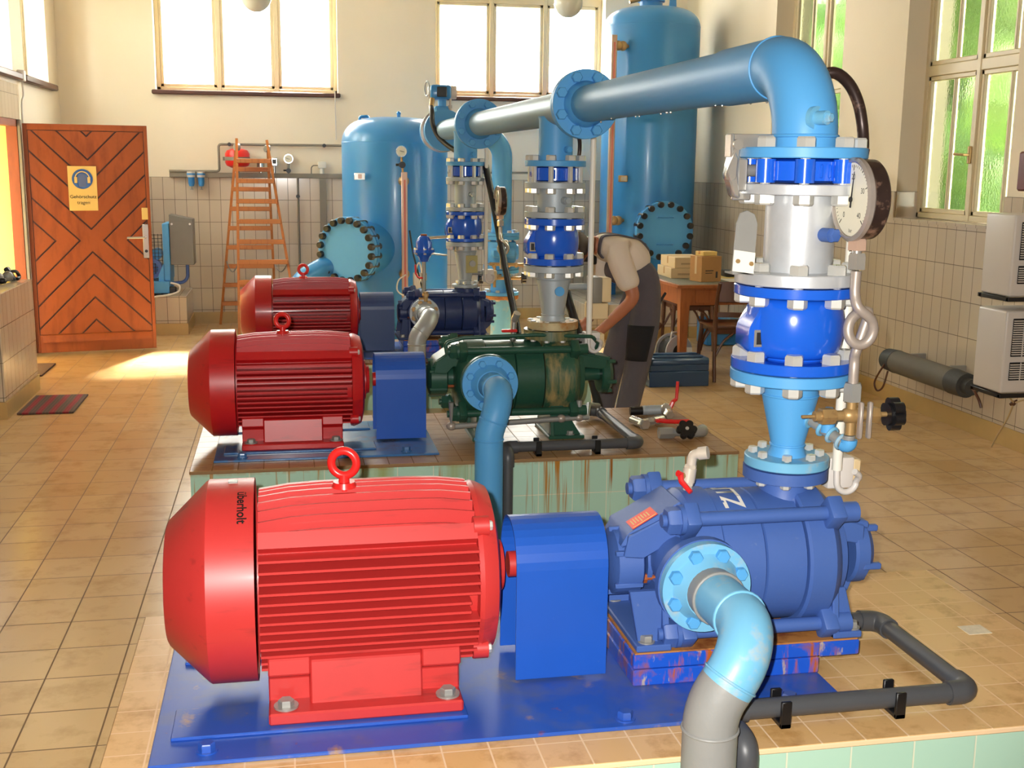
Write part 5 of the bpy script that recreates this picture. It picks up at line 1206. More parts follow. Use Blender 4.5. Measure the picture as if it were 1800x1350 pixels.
for k in range(5): a = 2*PI*k/5; b.box(-1.13-.006, -1.13+.006, 10.39, 10.41, .495, .615, 0, 1, (Matrix.Rotation(a, 3, 'Y'), (-1.13, 10.4, .555)))
b.build('flywheel', M['pblue'], t)
b = MB(); b.cyl((-1.13, 10.43, .555), (-1.13, 10.6, .555), .07, seg=24); b.cyl((-1.1, 10.42, .67), (-1.1, 10.6, .67), .05, seg=20); b.build('compressor_head', M['tank'], t)
b = MB()
for k in range(9): b.tube([(-1.28+.03*k, 10.385, .47), (-1.28+.03*k, 10.385, .85)], .0025, 5)
for k in range(13): b.tube([(-1.29, 10.385, .47+.031*k), (-1.035, 10.385, .47+.031*k)], .0025, 5)
b.build('wire_guard', M['black'], t)
b = MB(); b.tube(fillet([(-.84, 10.45, .585), (-.84, 10.45, .43), (-.98, 10.45, .42)], .07, 8), .014, 12); b.build('cable_hose', M['pblue'], t)
b = MB(); b.tube(smooth([(-.97, 10.29, .44), (-.90, 10.26, .42), (-.905, 10.24, .37), (-.99, 10.22, .343), (-1.1, 10.2, .33), (-1.16, 10.195, .30)], 5), .009, 10); lab(b.build('air_line', M['white'], t), 'white air line')
b = MB(); b.box(-1.01, -.93, 10.32, 10.40, .345, .40, .01); b.build('drain_valve', M['black'], t)
for x in (-1.45, -1.03):
    for y in (10.34, 10.7): b = MB(); b.cyl((x, y, .333), (x, y, .351), .03, seg=14); b.build('rubber_foot', M['black'], t)

# ------------------------------------------------------------------ right wall: air conditioners, heater tube, extinguisher cabinet
def aircon(z0, z1, label):
    t = thing('air_conditioner', label, 'air conditioner', (3.57, 5.03, z0-.02), 'stacked air conditioner units')
    b = MB(); b.box(3.35, 3.785, 4.915, 5.15, z0, z1, .012, 3); bd = b.build('housing', M['offwhite'], t)
    def grille(x0, x1, a, c, rnd):
        b = MB(); b.box(x0, x1, 4.909, 4.914, a, c, .002); g = b.build('grille', M['black'], bd)
        n = int((c-a)/.0105); b = MB()
        for k in range(1, n): b.box(x0+.002, x1-.002, 4.904, 4.91, a+(c-a)*k/n-.0025, a+(c-a)*k/n+.0025)
        for k in range(1, int((x1-x0)/.055)+1): b.box(x0+.055*k-.002, x0+.055*k+.002, 4.902, 4.906, a, c)
        b.build('louvres', M['offwhite'], g, 0)
    h = z1-z0; grille(3.385, 3.74, z0+h*.45, z1-h*.09, 0); grille(3.385, 3.74, z0+h*.16, z0+h*.38, 1)
    b = MB(); b.box(3.345, 3.365, 4.91, 5.16, z0-.022, z0-.002, .002); b.box(3.345, 3.787, 4.908, 4.928, z0-.022, z0-.002, .002); b.box(3.345, 3.787, 5.13, 5.15, z0-.022, z0-.002, .002); lab(b.build('bracket', M['bolt_black'], t), 'black steel bracket')
    return t
aircon(.875, 1.262, 'upper of two off-white air conditioner units on the right wall')
aircon(.410, .808, 'lower of two off-white air conditioner units on the right wall, string hanging below')
t = thing('hanging_string', 'beige string tied under the lower air conditioner reaching the floor', 'string', (3.6, 5.2, 0))
b = MB(); b.tube(smooth([(3.45, 5.0, .386), (3.52, 5.06, .34), (3.555, 5.1, .32), (3.60, 5.2, .22), (3.66, 5.36, .09), (3.70, 5.46, .003)], 5), .0045, 6); b.tube([(3.62, 4.98, .386), (3.555, 5.1, .32)], .0045, 6); b.build('string', M['rope'], t)
b = MB(); b.sph((3.555, 5.1, .32), .014, seg=10, rings=6); b.tube([(3.545, 5.11, .31), (3.57, 5.09, .335)], .008, 6); b.build('knot', M['wood_dark'], t)
t = thing('tube_heater', 'weathered grey tube with dark ends lying along the right wall below the window', 'tube', (3.66, 6.0, .2))
b = MB(); b.cyl((3.66, 6.42, .305), (3.66, 5.78, .30), .07, seg=28); b.build('tube', M['greyfilm'], t)
b = MB(); b.cyl((3.66, 6.53, .305), (3.66, 6.42, .305), .066, .072, seg=28); dk_ = mat('dark_grey_cap', (62, 64, 62), .7, var=.2, vs=60); lab(b.build('end_cap', dk_, t), 'dark grey end cap'); b = MB(); b.lathe([(0, 0), (.073, 0), (.068, .13), (.045, .13), (.045, .18), (0, .18)], (3.66, 5.80, .30), (0, -1, -.015), 28); lab(b.build('end_cap', dk_, t), 'dark grey end cap')
b = MB(); b.tube(smooth([(3.66, 5.62, .297), (3.64, 5.57, .29), (3.64, 5.52, .25), (3.645, 5.50, .21)], 5), .008, 8); b.tube(smooth([(3.6, 6.45, .3), (3.57, 6.48, .22), (3.56, 6.50, .16), (3.565, 6.47, .12), (3.58, 6.43, .15), (3.6, 6.42, .25)], 5), .006, 8); b.build('cable', M['wood_dark'], t)
b = MB(); 
for y in (6.33, 5.9): b.box(3.69, XR-.011, y-.012, y+.012, .33, .37, .003)
b.build('wall_hook', M['dullsteel'], t)
t = tag(MB().box(3.705, XR-.013, 5.15, 5.46, 1.36, 1.56, .01).build('wall_box', mat('dark_red_enamel', (92, 16, 22), .35)), 'dark red box on the right wall at the picture edge above the air conditioners', 'box')

# ------------------------------------------------------------------ mats and bits at the entrance
def mats():
    s = NT('striped_mat'); tc = s.n('TexCoord'); sp = s.n('SeparateXYZ'); s.l(tc.outputs['Object'], sp.inputs[0])
    w = s.n('TexWave', wave_type='BANDS', bands_direction='X'); w.inputs['Scale'].default_value = 4.2; w.inputs['Distortion'].default_value = .6; w.inputs['Detail'].default_value = 2
    s.l(tc.outputs['Object'], w.inputs['Vector'])
    w2 = s.n('TexWave', wave_type='BANDS', bands_direction='X'); w2.inputs['Scale'].default_value = 17; s.l(tc.outputs['Object'], w2.inputs['Vector'])
    c = s.mix(s.ramp(w.outputs['Fac'], .45, .7), lin((98, 78, 66)), lin((150, 40, 52))); c = s.mix(s.math('MULTIPLY', w2.outputs['Fac'], .35), c, lin((60, 46, 44)))
    s.l(c, s.p.inputs['Base Color']); s.p.inputs['Roughness'].default_value = .95; s.bump(s.noise(120, 2), .6); return s.m
M['matt'] = mats()
t = tag(MB().box(-1.56, -1.245, 7.03, 7.57, .001, .012, .003).build('door_mat', M['matt'], ang=0), 'red and brown striped mat on the floor beside the white parapet', 'mat', 'woven door mats')
t = tag(MB().box(-1.888, -1.66, 8.30, 8.80, .001, .012, .003).build('door_mat', mat('dark_mat', (88, 62, 58), .95, var=.3, vs=40), ang=0), 'dark brown mat half hidden behind the white parapet', 'mat', 'woven door mats')
t = thing('ear_defenders', 'black and clear ear defenders lying on the white parapet by the door', 'ear defenders', (-1.8, 7.5, .715))
b = MB(); b.box(-1.70, -1.665, 7.74, 7.79, .718, .82, .012, 2, (Matrix.Rotation(-.5, 3, 'Y'), (-1.66, 7.76, .72))); b.build('ear_cup', M['black'], t)
b = MB(); b.sph((-1.695, 7.66, .75), .034, 1, 1, .95, 16, 10); b.sph((-1.735, 7.58, .75), .034, 1, 1, 1, 16, 10); b.build('lens', M['dullsteel'], t)
b = MB(); b.tube(smooth([(-1.69, 7.68, .775), (-1.66, 7.72, .775), (-1.645, 7.74, .74), (-1.65, 7.70, .73)], 5), .011, 8); b.sph((-1.70, 7.52, .735), .019, 1.6, 1, 1, 14, 8); b.build('headband', M['black'], t)
# ------------------------------------------------------------------ furniture at the back right
def place(t, x, y, rz): t.location = (x, y, 0); t.rotation_euler = (0, 0, math.radians(rz))
t = thing('wooden_table', 'brown wooden table with grey top carrying cardboard boxes, before the tall tank', 'table', (3.2, 8.15, 0))
TX0, TX1, TY0, TY1, TZ = 2.685, 3.74, 7.72, 8.6, .652
b = MB(); b.box(TX0, TX1, TY0, TY1, TZ-.026, TZ-.002, .004); b.build('table_top', M['wood_table'], t)
b = MB(); b.box(TX0+.02, TX1-.02, TY0+.02, TY1-.02, TZ-.003, TZ, .001); lab(b.build('top_sheet', mat('grey_green_linoleum', (104, 106, 92), .5), t), 'grey-green linoleum sheet')
b = MB(); b.box(TX0+.06, TX1-.06, TY0+.05, TY0+.07, TZ-.15, TZ-.026); b.box(TX0+.06, TX1-.06, TY1-.07, TY1-.05, TZ-.15, TZ-.026); b.box(TX0+.05, TX0+.07, TY0+.06, TY1-.06, TZ-.15, TZ-.026); b.box(TX1-.07, TX1-.05, TY0+.06, TY1-.06, TZ-.15, TZ-.026); b.build('apron', M['wood_table'], t, 0)
b = MB(); b.box(TX0+.15, TX0+.62, TY0+.042, TY0+.051, TZ-.135, TZ-.04, .003); dr = b.build('drawer', M['wood_table'], t)
b = MB(); b.cyl((TX0+.385, TY0+.045, TZ-.088), (TX0+.385, TY0+.022, TZ-.088), .012, seg=12); b.build('knob', M['wood_dark'], dr)
for x in (TX0+.035, TX1-.105):
    for y in (TY0+.03, TY1-.1):
        b = MB(); b.lathe([(0, TZ-.026), (.048, TZ-.026), (.048, TZ-.15), (.030, 0), (0, 0)], (x+.035, y+.035, 0), (0, 0, 1), 4, PI/4); b.build('leg', M['wood_table'], t, 0)

def chair(label):
    t = thing('wooden_chair', label, 'chair', (0, 0, 0), 'dark bentwood chairs')
    S = .39
    b = MB(); b.box(-.175, .175, -.17, .18, S-.024, S, .01, 2); b.build('seat', M['wood_dark'], t)
    b = MB(); b.box(-.155, .155, -.15, .16, S-.06, S-.024, .004); b.build('seat_rail', M['wood_dark'], t)
    for sx in (-1, 1):
        b = MB(); b.tube(smooth([(sx*.165, -.20, 0), (sx*.165, -.175, .2), (sx*.165, -.17, S), (sx*.17, -.2, .56), (sx*.165, -.235, .69)], 5), [.013]*6+[.017]*8+[.014]*7, 10); b.build('back_leg', M['wood_dark'], t)
        b = MB(); b.tube([(sx*.155, .16, S-.02), (sx*.165, .175, .2), (sx*.17, .185, 0)], [.018, .016, .011], 10); b.build('front_leg', M['wood_dark'], t)
        for q in ([(sx*.158, -.165, .17), (sx*.10, -.165, .28), (sx*.03, -.165, S-.05)], [(sx*.16, .16, .17), (sx*.158, .1, .28), (sx*.155, .03, S-.05)], [(sx*.158, .165, .2), (sx*.1, .165, .3), (sx*.04, .165, S-.05)]):
            b = MB(); b.tube(smooth(q, 5), .009, 8); b.build('bentwood_brace', M['wood_dark'], t)
    b = MB()
    for z0, z1, y in ((.56, .70, -.215), (.455, .49, -.186)):
        P = [(-.165+.33*k/8, y-.03*math.sin(PI*k/8)) for k in range(9)]
        b2 = [(x, yy-.012) for x, yy in P][::-1]; b.prism(P+b2, 'z', z0, z1, .003)
    b.build('back_rail', M['wood_dark'], t, 30)
    return t
c1 = chair('dark bentwood chair in front of the table, its back to the camera'); place(c1, 3.065, 7.665, -3)
c2 = copy_tree(c1, (3.22, 8.98, 0), PI-.1, 'dark bentwood chair on the far side of the table, mostly hidden under it')

def carton(name, label, key, x, y, z, w, d, h, rz, cat='box', group=None, extra=True):
    t = thing(name, label, cat, (0, 0, 0), group)
    b = MB(); b.box(-w/2, w/2, -d/2, d/2, 0, h, .002); bd = b.build('carton', M[key], t, 0)
    b = MB(); b.box(-w/2-.001, -w/2+.0, -.012, .012, h*.3, h, 0); b.box(-w*.5, w*.5, -.012, .012, h, h+.0008); tp = b.build('packing_tape', M['cardw' if key == 'card' else 'card'], t, 0)
    if extra:
        b = MB(); b.box(w*.22, w*.32, -d/2-.001, -d/2, h*.15, h*.4); b.box(-w*.3, w*.1, -d/2-.001, -d/2, h*.42, h*.46); b.box(-w*.3, w*.05, -d/2-.001, -d/2, h*.33, h*.36); b.build('print', M['ink' if key == 'card' else 'wood_dark'], t, 0)
    t.location = (x, y, z); t.rotation_euler = (0, 0, math.radians(rz)); return t
carton('cardboard_box', 'flat pale cardboard box, lower of the two stacked on the table', 'cardw', 2.93, 8.37, TZ, .26, .36, .074, -2, group='pale flat boxes on the table')
carton('cardboard_box', 'flat pale cardboard box, upper of the two stacked on the table', 'cardw', 2.945, 8.37, TZ+.076, .24, .35, .076, -1, group='pale flat boxes on the table')
carton('cardboard_box', 'cube-like brown cardboard box on the front of the table', 'card', 2.985, 7.99, TZ, .17, .15, .182, 14)
carton('carton', 'small yellow carton lying on the brown cardboard box', 'yellowbox', 2.99, 8.0, TZ+.184, .12, .1, .03, 14, extra=False)
t = thing('folder', 'yellow folder with a sheet of paper and black device at the table right', 'folder', (3.30, 8.2, TZ))
b = MB(); b.box(3.16, 3.42, 8.13, 8.33, TZ, TZ+.007, .001); b.build('cover', M['yellow'], t, 0)
b = MB(); b.box(3.14, 3.34, 7.9, 8.12, TZ, TZ+.003); b.build('paper_sheet', M['white'], t, 0)
t = tag(MB().box(3.22, 3.36, 8.18, 8.3, TZ+.008, TZ+.055, .008, 2).build('black_case', M['black']), 'black case lying on the yellow folder', 'case')
# toolbox
t = thing('toolbox', 'steel blue cantilever toolbox standing on the floor before the chairs', 'toolbox', (2.59, 7.46, 0))
b = MB(); b.box(2.385, 2.805, 7.355, 7.575, 0, .105, .004); b.build('lower_tray', M['toolbox'], t)
for s in (-1, 1):
    y0, y1 = (7.357, 7.459) if s < 0 else (7.471, 7.573)
    b = MB(); b.box(2.387, 2.803, y0, y1, .107, .15, .003); b.build('middle_tray', M['toolbox'], t)
    b = MB(); b.prism([(y0, .152), (y1, .152), (y1, .192), (y0+(.012 if s < 0 else 0), .192) if s < 0 else (y1-.012, .196), (y0, .18)] if s < 0 else [(y0, .152), (y1, .152), (y1, .18), (y1-.012, .192), (y0, .192)], 'x', 2.387, 2.803, .002); b.build('lid', M['toolbox'], t)
    b = MB(); b.box(2.42, 2.77, y0+.03, y1-.03, .1925, .206, .004); b.build('carry_handle', M['toolbox'], t)
b = MB()
for k in range(5): b.tube([(2.379, 7.36+.035*k, .05+.02*(k % 2)), (2.375, 7.40+.03*k, .17)], .005, 6)
b.build('hinge_links', M['dullsteel'], t)
# cable reel
t = thing('cable_reel', 'cable reel with steel rims and black cable behind the toolbox', 'cable reel', (2.74, 7.9, 0))
dr = V((.35, -1, 0)).normalized(); c = V((2.74, 7.92, .155))
for s, nm in ((-1, 'rear_rim'), (1, 'front_rim')):
    b = MB(); b.lathe([(.055, 0), (.118, 0), (.122, .006), (.118, .012), (.055, .012), (.055, 0)], c+dr*(s*.06-.006), dr, 40); b.build(nm, M['galv'], t)
b = MB(); b.cyl(c-dr*.055, c+dr*.055, .05, seg=24); b.build('hub', M['black'], t)
b = MB()
for k in range(7): b.torus(c+dr*(-.045+.015*k), dr, .094, .0085, 32, 8)
b.build('cable', M['rubber'], t)
b = MB(); b.tube(fillet([c+V((-.06, 0, .05))+dr*.05, c+V((-.05, 0, .14))+dr*.05, c+V((.04, 0, .15))+dr*.06], .012, 4), .009, 10); lab(b.build('handle', M['steel'], t), 'bent steel handle')
b = MB(); b.box(2.66, 2.82, 7.84, 7.86, 0, .035, .003); b.box(2.66, 2.82, 7.97, 7.99, 0, .035, .003); b.box(2.66, 2.68, 7.84, 7.99, .015, .03); b.box(2.80, 2.82, 7.84, 7.99, .015, .03); b.build('stand', M['dullsteel'], t)
b = MB(); q = c+dr*.0075+dr*.06; b.box(q.x+.06, q.x+.10, q.y-.014+.024, q.y-.012+.03, q.z-.05, q.z+.03); lab(b.build('label', M['white'], t), 'white label on the rim')
t = thing('screwdriver', 'brown handled tool with orange collar leaning behind the worker', 'tool', (2.56, 8.0, .2))
t.location = (2.56, 8.05, 0)
b = MB(); b.tube([(2.52, 8.05, .003), (2.60, 8.05, .23)], .008, 8); b.build('shank', M['dullsteel'], t)
b = MB(); b.tube([(2.605, 8.05, .245), (2.685, 8.05, .335)], [.017, .019], 12); b.build('handle', M['wood_dark'], t)
b = MB(); b.tube([(2.592, 8.05, .215), (2.61, 8.05, .25)], .016, 10); lab(b.build('collar', M['orange'], t), 'orange collar')
t = thing('bucket', 'white and blue paint bucket on the floor behind the green pump', 'bucket', (1.72, 8.45, 0))
b = MB(); b.lathe([(0, 0), (.082, 0), (.09, .2), (.086, .2), (.08, .01), (0, .01)], (1.72, 8.45, 0), (0, 0, 1), 28); b.build('pail', M['offwhite'], t)
b = MB(); b.ring((1.72, 8.45, .03), (0, 0, 1), .082, .0885, .09, 28); lab(b.build('label', M['pblue'], t), 'blue label band'); b = MB(); b.ring((1.72, 8.45, .185), (0, 0, 1), .088, .097, .02, 28); b.build('rim', M['white'], t)
t = tag(MB().box(3.42, 3.72, 9.06, 9.32, .0, .22, .02, 2).build('storage_crate', M['tank']), 'blue crate on the floor under the far right end of the table', 'crate')

# ------------------------------------------------------------------ loose valves on the brown plinth
Z0 = HP+.001
t = thing('ball_valve', 'loose ball valve with upright red lever and black hose stub on the brown plinth', 'valve', (1.71, 5.2, HP), 'loose valves on the brown plinth')
b = MB(); b.cyl((1.755, 5.20, Z0+.03), (1.79, 5.19, Z0+.03), .026, seg=18); b.sph((1.77, 5.19, Z0+.032), .03, seg=16, rings=10); b.hexa((1.765, 5.15, Z0+.022), (.1, -1, -.15), .023, .03); b.build('valve_body', M['steel'], t)
b = MB(); b.cyl((1.66, 5.215, Z0+.024), (1.76, 5.205, Z0+.028), .0225, seg=18); 
for k in range(4): b.torus((1.672+.016*k, 5.214, Z0+.0245), (1, -.1, 0), .023, .002, 18, 6)
b.build('grey_fitting', M['galv_dull'], t)
b = MB(); b.cyl((1.60, 5.22, Z0+.0225), (1.665, 5.214, Z0+.0235), .021, seg=18); b.build('hose_stub', M['black'], t)
b = MB(); b.tube(fillet([(1.785, 5.18, Z0+.035), (1.80, 5.18, Z0+.07), (1.82, 5.19, Z0+.08), (1.823, 5.19, Z0+.165)], .01, 4), [.011]*4+[.0095]*4+[.008]*4, 8); b.build('lever', M['red_part'], t)
t = thing('ball_valve', 'loose ball valve with flat-lying red lever on the brown plinth', 'valve', (1.6, 4.96, HP), 'loose valves on the brown plinth')
b = MB(); b.cyl((1.555, 5.03, Z0+.022), (1.578, 4.945, Z0+.022), .021, seg=18); b.hexa((1.578, 4.95, Z0+.022), (.26, -1, 0), .027, .03); b.cyl((1.575, 4.99, Z0+.022), (1.64, 4.99, Z0+.022), .012, seg=14); b.hexa((1.615, 4.99, Z0+.022), (1, 0, 0), .018, .03); b.cyl((1.645, 5.0, Z0+.02), (1.70, 5.03, Z0+.02), .019, seg=16); b.build('valve_body', M['steel'], t)
b = MB(); b.box(1.645, 1.70, 4.955, 4.985, Z0+.02, Z0+.034, .004); b.tube(smooth([(1.66, 4.965, Z0+.03), (1.70, 4.955, Z0+.026), (1.76, 4.95, Z0+.024), (1.80, 4.953, Z0+.024)], 4), .0105, 8); b.build('lever', M['red_part'], t)
t = thing('globe_valve', 'loose steel valve with black handwheel on the brown plinth edge', 'valve', (1.68, 4.72, HP), 'loose valves on the brown plinth')
b = MB(); b.hexa((1.585, 4.735, Z0+.026), (1, 0, 0), .026, .07); b.cyl((1.64, 4.735, Z0+.026), (1.76, 4.735, Z0+.026), .017, seg=16); b.tube(fillet([(1.745, 4.735, Z0+.026), (1.79, 4.735, Z0+.026), (1.80, 4.775, Z0+.026)], .02, 5), .024, 16); b.build('valve_body', M['dullsteel'], t)
b = MB(); c = V((1.70, 4.70, Z0+.045)); n = V((-.1, -.75, .65)).normalized(); u, v, w = frame(n)
for k in range(6): a = k*PI/3; b.cyl(c+(u*math.cos(a)+v*math.sin(a))*.03-n*.01, c+(u*math.cos(a)+v*math.sin(a))*.03+n*.01, .016, seg=12)
b.cyl(c-n*.012, c+n*.012, .033, seg=20); lab(b.build('handwheel', M['black'], t), 'black lobed handwheel')
b = MB(); b.cyl(c+n*.012, c+n*.016, .008, seg=10); b.build('hub_nut', M['zinc'], t)
# floor outlet patch on the near plinth
tag(MB().box(1.70, 1.765, 2.53, 2.585, HP-.001, HP+.0015).build('outlet_patch', mat('mortar_patch', (224, 214, 190), .9, var=.2, vs=60)), 'pale square mortar patch in the near plinth tiles', 'patch')

# ------------------------------------------------------------------ the worker
def skinned(verts, edges, radii, root=0, sub=2):
    me = bpy.data.meshes.new('s'); me.from_pydata([tuple(v) for v in verts], edges, [])
    o = bpy.data.objects.new('s', me); COL.objects.link(o)
    sk = o.modifiers.new('skin', 'SKIN'); sk.use_smooth_shade = True; sk.branch_smoothing = .4
    for i, r in enumerate(radii):
        d = me.skin_vertices[0].data[i]; d.radius = (r, r) if not isinstance(r, tuple) else r; d.use_root = (i == root)
    o.modifiers.new('sub', 'SUBSURF').levels = sub
    dg = bpy.context.evaluated_depsgraph_get(); m2 = bpy.data.meshes.new_from_object(o.evaluated_get(dg)); bpy.data.objects.remove(o)
    return m2
def merge(meshes, name, material, parent, voxel=0, smooth_it=0):
    b = bmesh.new()
    for m_ in meshes: b.from_mesh(m_)
    me = bpy.data.meshes.new(name); b.to_mesh(me); b.free()
    if voxel:
        o = bpy.data.objects.new('r', me); COL.objects.link(o); rm = o.modifiers.new('r', 'REMESH'); rm.mode = 'VOXEL'; rm.voxel_size = voxel
        if smooth_it: sm = o.modifiers.new('s', 'SMOOTH'); sm.iterations = smooth_it; sm.factor = .5
        dg = bpy.context.evaluated_depsgraph_get(); me = bpy.data.meshes.new_from_object(o.evaluated_get(dg)); bpy.data.objects.remove(o); me.name = name
    me.materials.clear(); me.materials.append(material)
    me.polygons.foreach_set('use_smooth', [True]*len(me.polygons))
    me.transform(Matrix.Translation(-V(parent.location)))
    o = bpy.data.objects.new(name, me); COL.objects.link(o); o.parent = parent; return o
def tmp(mb):
    me = bpy.data.meshes.new('t'); bmesh.ops.recalc_face_normals(mb.b, faces=mb.b.faces[:]); mb.b.to_mesh(me); mb.b.free(); return me
W = thing('person', 'person bending forward in white t-shirt and grey dungarees, working behind the green pump', 'person', (1.8, 6.0, 0))
J = dict(pel=(1.905, 6.0, .81), lum=(1.875, 6.0, .92), tho=(1.785, 6.0, 1.01), upp=(1.685, 6.0, 1.055), nek=(1.60, 6.0, 1.06), ne2=(1.555, 6.0, 1.045), hd=(1.505, 6.0, 1.015), hd2=(1.465, 5.995, .975),
    ls=(1.69, 5.86, 1.03), le=(1.79, 5.815, .785), lw=(1.635, 5.90, .605), lh=(1.60, 5.92, .575),
    rs=(1.67, 6.14, 1.03), re=(1.73, 6.19, .79), rw=(1.60, 6.06, .63), rh=(1.565, 6.04, .60),
    lhip=(1.895, 5.915, .76), lk=(1.845, 5.905, .42), la=(1.775, 5.905, .085), lt=(1.70, 5.90, .035), lt2=(1.62, 5.895, .028),
    rhip=(1.885, 6.085, .76), rk=(1.765, 6.09, .42), ra=(1.695, 6.09, .085), rt=(1.62, 6.09, .035), rt2=(1.54, 6.095, .028))
K = list(J); ix = {k: i for i, k in enumerate(K)}
E_ = [('pel', 'lum'), ('lum', 'tho'), ('tho', 'upp'), ('upp', 'nek'), ('nek', 'ne2'), ('ne2', 'hd'), ('hd', 'hd2'), ('upp', 'ls'), ('ls', 'le'), ('le', 'lw'), ('lw', 'lh'), ('upp', 'rs'), ('rs', 're'), ('re', 'rw'), ('rw', 'rh'),
      ('pel', 'lhip'), ('lhip', 'lk'), ('lk', 'la'), ('la', 'lt'), ('lt', 'lt2'), ('pel', 'rhip'), ('rhip', 'rk'), ('rk', 'ra'), ('ra', 'rt'), ('rt', 'rt2')]
Rd = dict(pel=.1, lum=.1, tho=.09, upp=.066, nek=.05, ne2=.052, hd=.085, hd2=.07, ls=.046, le=.04, lw=.027, lh=.03, rs=.046, re=.04, rw=.027, rh=.03, lhip=.08, lk=.052, la=.036, lt=.034, lt2=.026, rhip=.08, rk=.052, ra=.036, rt=.034, rt2=.026)
bodym = skinned([J[k] for k in K], [(ix[a], ix[b]) for a, b in E_], [Rd[k] for k in K])
ex = MB()
hc = V(J['hd']); fd = V((-.68, 0, -.73)).normalized(); fu = V((-.73, 0, .68)).normalized()   # face looks down-left
ex.sph(hc+fd*.01+fu*.012, .088, .95, .82, 1.0, 20, 14); ex.sph(hc+fd*.088-fu*.012, .016, 1, .8, 1, 10, 8); ex.sph(hc+fd*.06-fu*.06, .03, 1, 1.1, 1, 12, 8)
for s in (-1, 1): ex.sph(hc+V((0, s*.079, 0))+fd*.005, .022, .9, .45, 1.2, 10, 8)
ex.tube([hc+fd*.082-fu*.048+V((0, -.022, 0)), hc+fd*.088-fu*.046, hc+fd*.082-fu*.048+V((0, .022, 0))], .007, 8)
def hand(w, d, side, n):
    """palm from the wrist w along d; side = thumb direction; n = palm normal (curl direction)"""
    w, d, side, n = V(w), V(d).normalized(), V(side).normalized(), V(n).normalized()
    ex.sph(w+d*.038, .03, 1, 1, 1, 12, 8)
    for k, L in enumerate((.060, .068, .064, .05)):
        q = w+d*.055+side*(.028-.018*k); c1_ = q+d*L*.45+n*.006; c2_ = c1_+(d*.55+n*.8)*L*.4; c3_ = c2_+(n-d*.25)*L*.33
        ex.tube(smooth([w+d*.02+side*(.02-.013*k), q, c1_, c2_, c3_], 4), [.0105]*5+[.0098]*4+[.0092]*4+[.0085]*4, 8)
    q = w+d*.018+side*.022; ex.tube(smooth([w+d*.01, q, q+side*.024+d*.02+n*.012, q+side*.026+d*.045+n*.026], 4), [.012]*5+[.0105]*4+[.009]*4, 8)
hand(J['lw'], (-.62, .12, -.72), (-.55, -.5, .45), (-.35, .9, -.05)); hand(J['rw'], (-.7, -.1, -.6), (-.5, .5, .5), (-.3, -.9, 0))
body = merge([bodym, tmp(ex)], 'body', M['skin'], W, .0055, 3)
# clothes
def part(keys, edges, rad, name, material, extra=None, voxel=.007, sm=3):
    ks = list(keys); i_ = {k: i for i, k in enumerate(ks)}
    ms = [skinned([keys[k] for k in ks], [(i_[a], i_[b]) for a, b in edges], [rad[k] for k in ks])]
    if extra: ms.append(tmp(extra))
    return merge(ms, name, material, W, voxel, sm)
lp = lambda a, b, f: tuple(V(J[a]).lerp(V(J[b]), f))
sk_ = dict(lum=(1.885, 6.0, .885), tho=J['tho'], upp=(1.69, 6.0, 1.058), nek=(1.625, 6.0, 1.062), ls=J['ls'], le=lp('ls', 'le', .55), le2=lp('ls', 'le', .86), rs=J['rs'], re=lp('rs', 're', .55), re2=lp('rs', 're', .86))
part(sk_, [('lum', 'tho'), ('tho', 'upp'), ('upp', 'nek'), ('upp', 'ls'), ('ls', 'le'), ('le', 'le2'), ('upp', 'rs'), ('rs', 're'), ('re', 're2')],
     dict(lum=(.128, .128), tho=.128, upp=.108, nek=.07, ls=.08, le=.066, le2=.066, rs=.08, re=.066, re2=.066), 't_shirt', M['shirt'])
SHIRT = [c for c in W.children if c.name.startswith('t_shirt')][0].data
tk = dict(pel=(1.91, 6.0, .815), lum=(1.885, 6.0, .915), lhip=J['lhip'], lth=lp('lhip', 'lk', .5), lk=J['lk'], lc=lp('lk', 'la', .55), la=(1.775, 5.905, .075), rhip=J['rhip'], rth=lp('rhip', 'rk', .5), rk=J['rk'], rc=lp('rk', 'ra', .55), ra=(1.695, 6.09, .075), bib=(1.76, 6.0, .915), bib2=(1.67, 6.0, .945))
part(tk, [('pel', 'lum'), ('pel', 'lhip'), ('lhip', 'lth'), ('lth', 'lk'), ('lk', 'lc'), ('lc', 'la'), ('pel', 'rhip'), ('rhip', 'rth'), ('rth', 'rk'), ('rk', 'rc'), ('rc', 'ra'), ('lum', 'bib'), ('bib', 'bib2')],
     dict(pel=.128, lum=.132, lhip=.1, lth=.092, lk=.074, lc=.07, la=.068, rhip=.1, rth=.09, rk=.072, rc=.068, ra=.066, bib=.09, bib2=.07), 'dungarees', M['dungaree'])
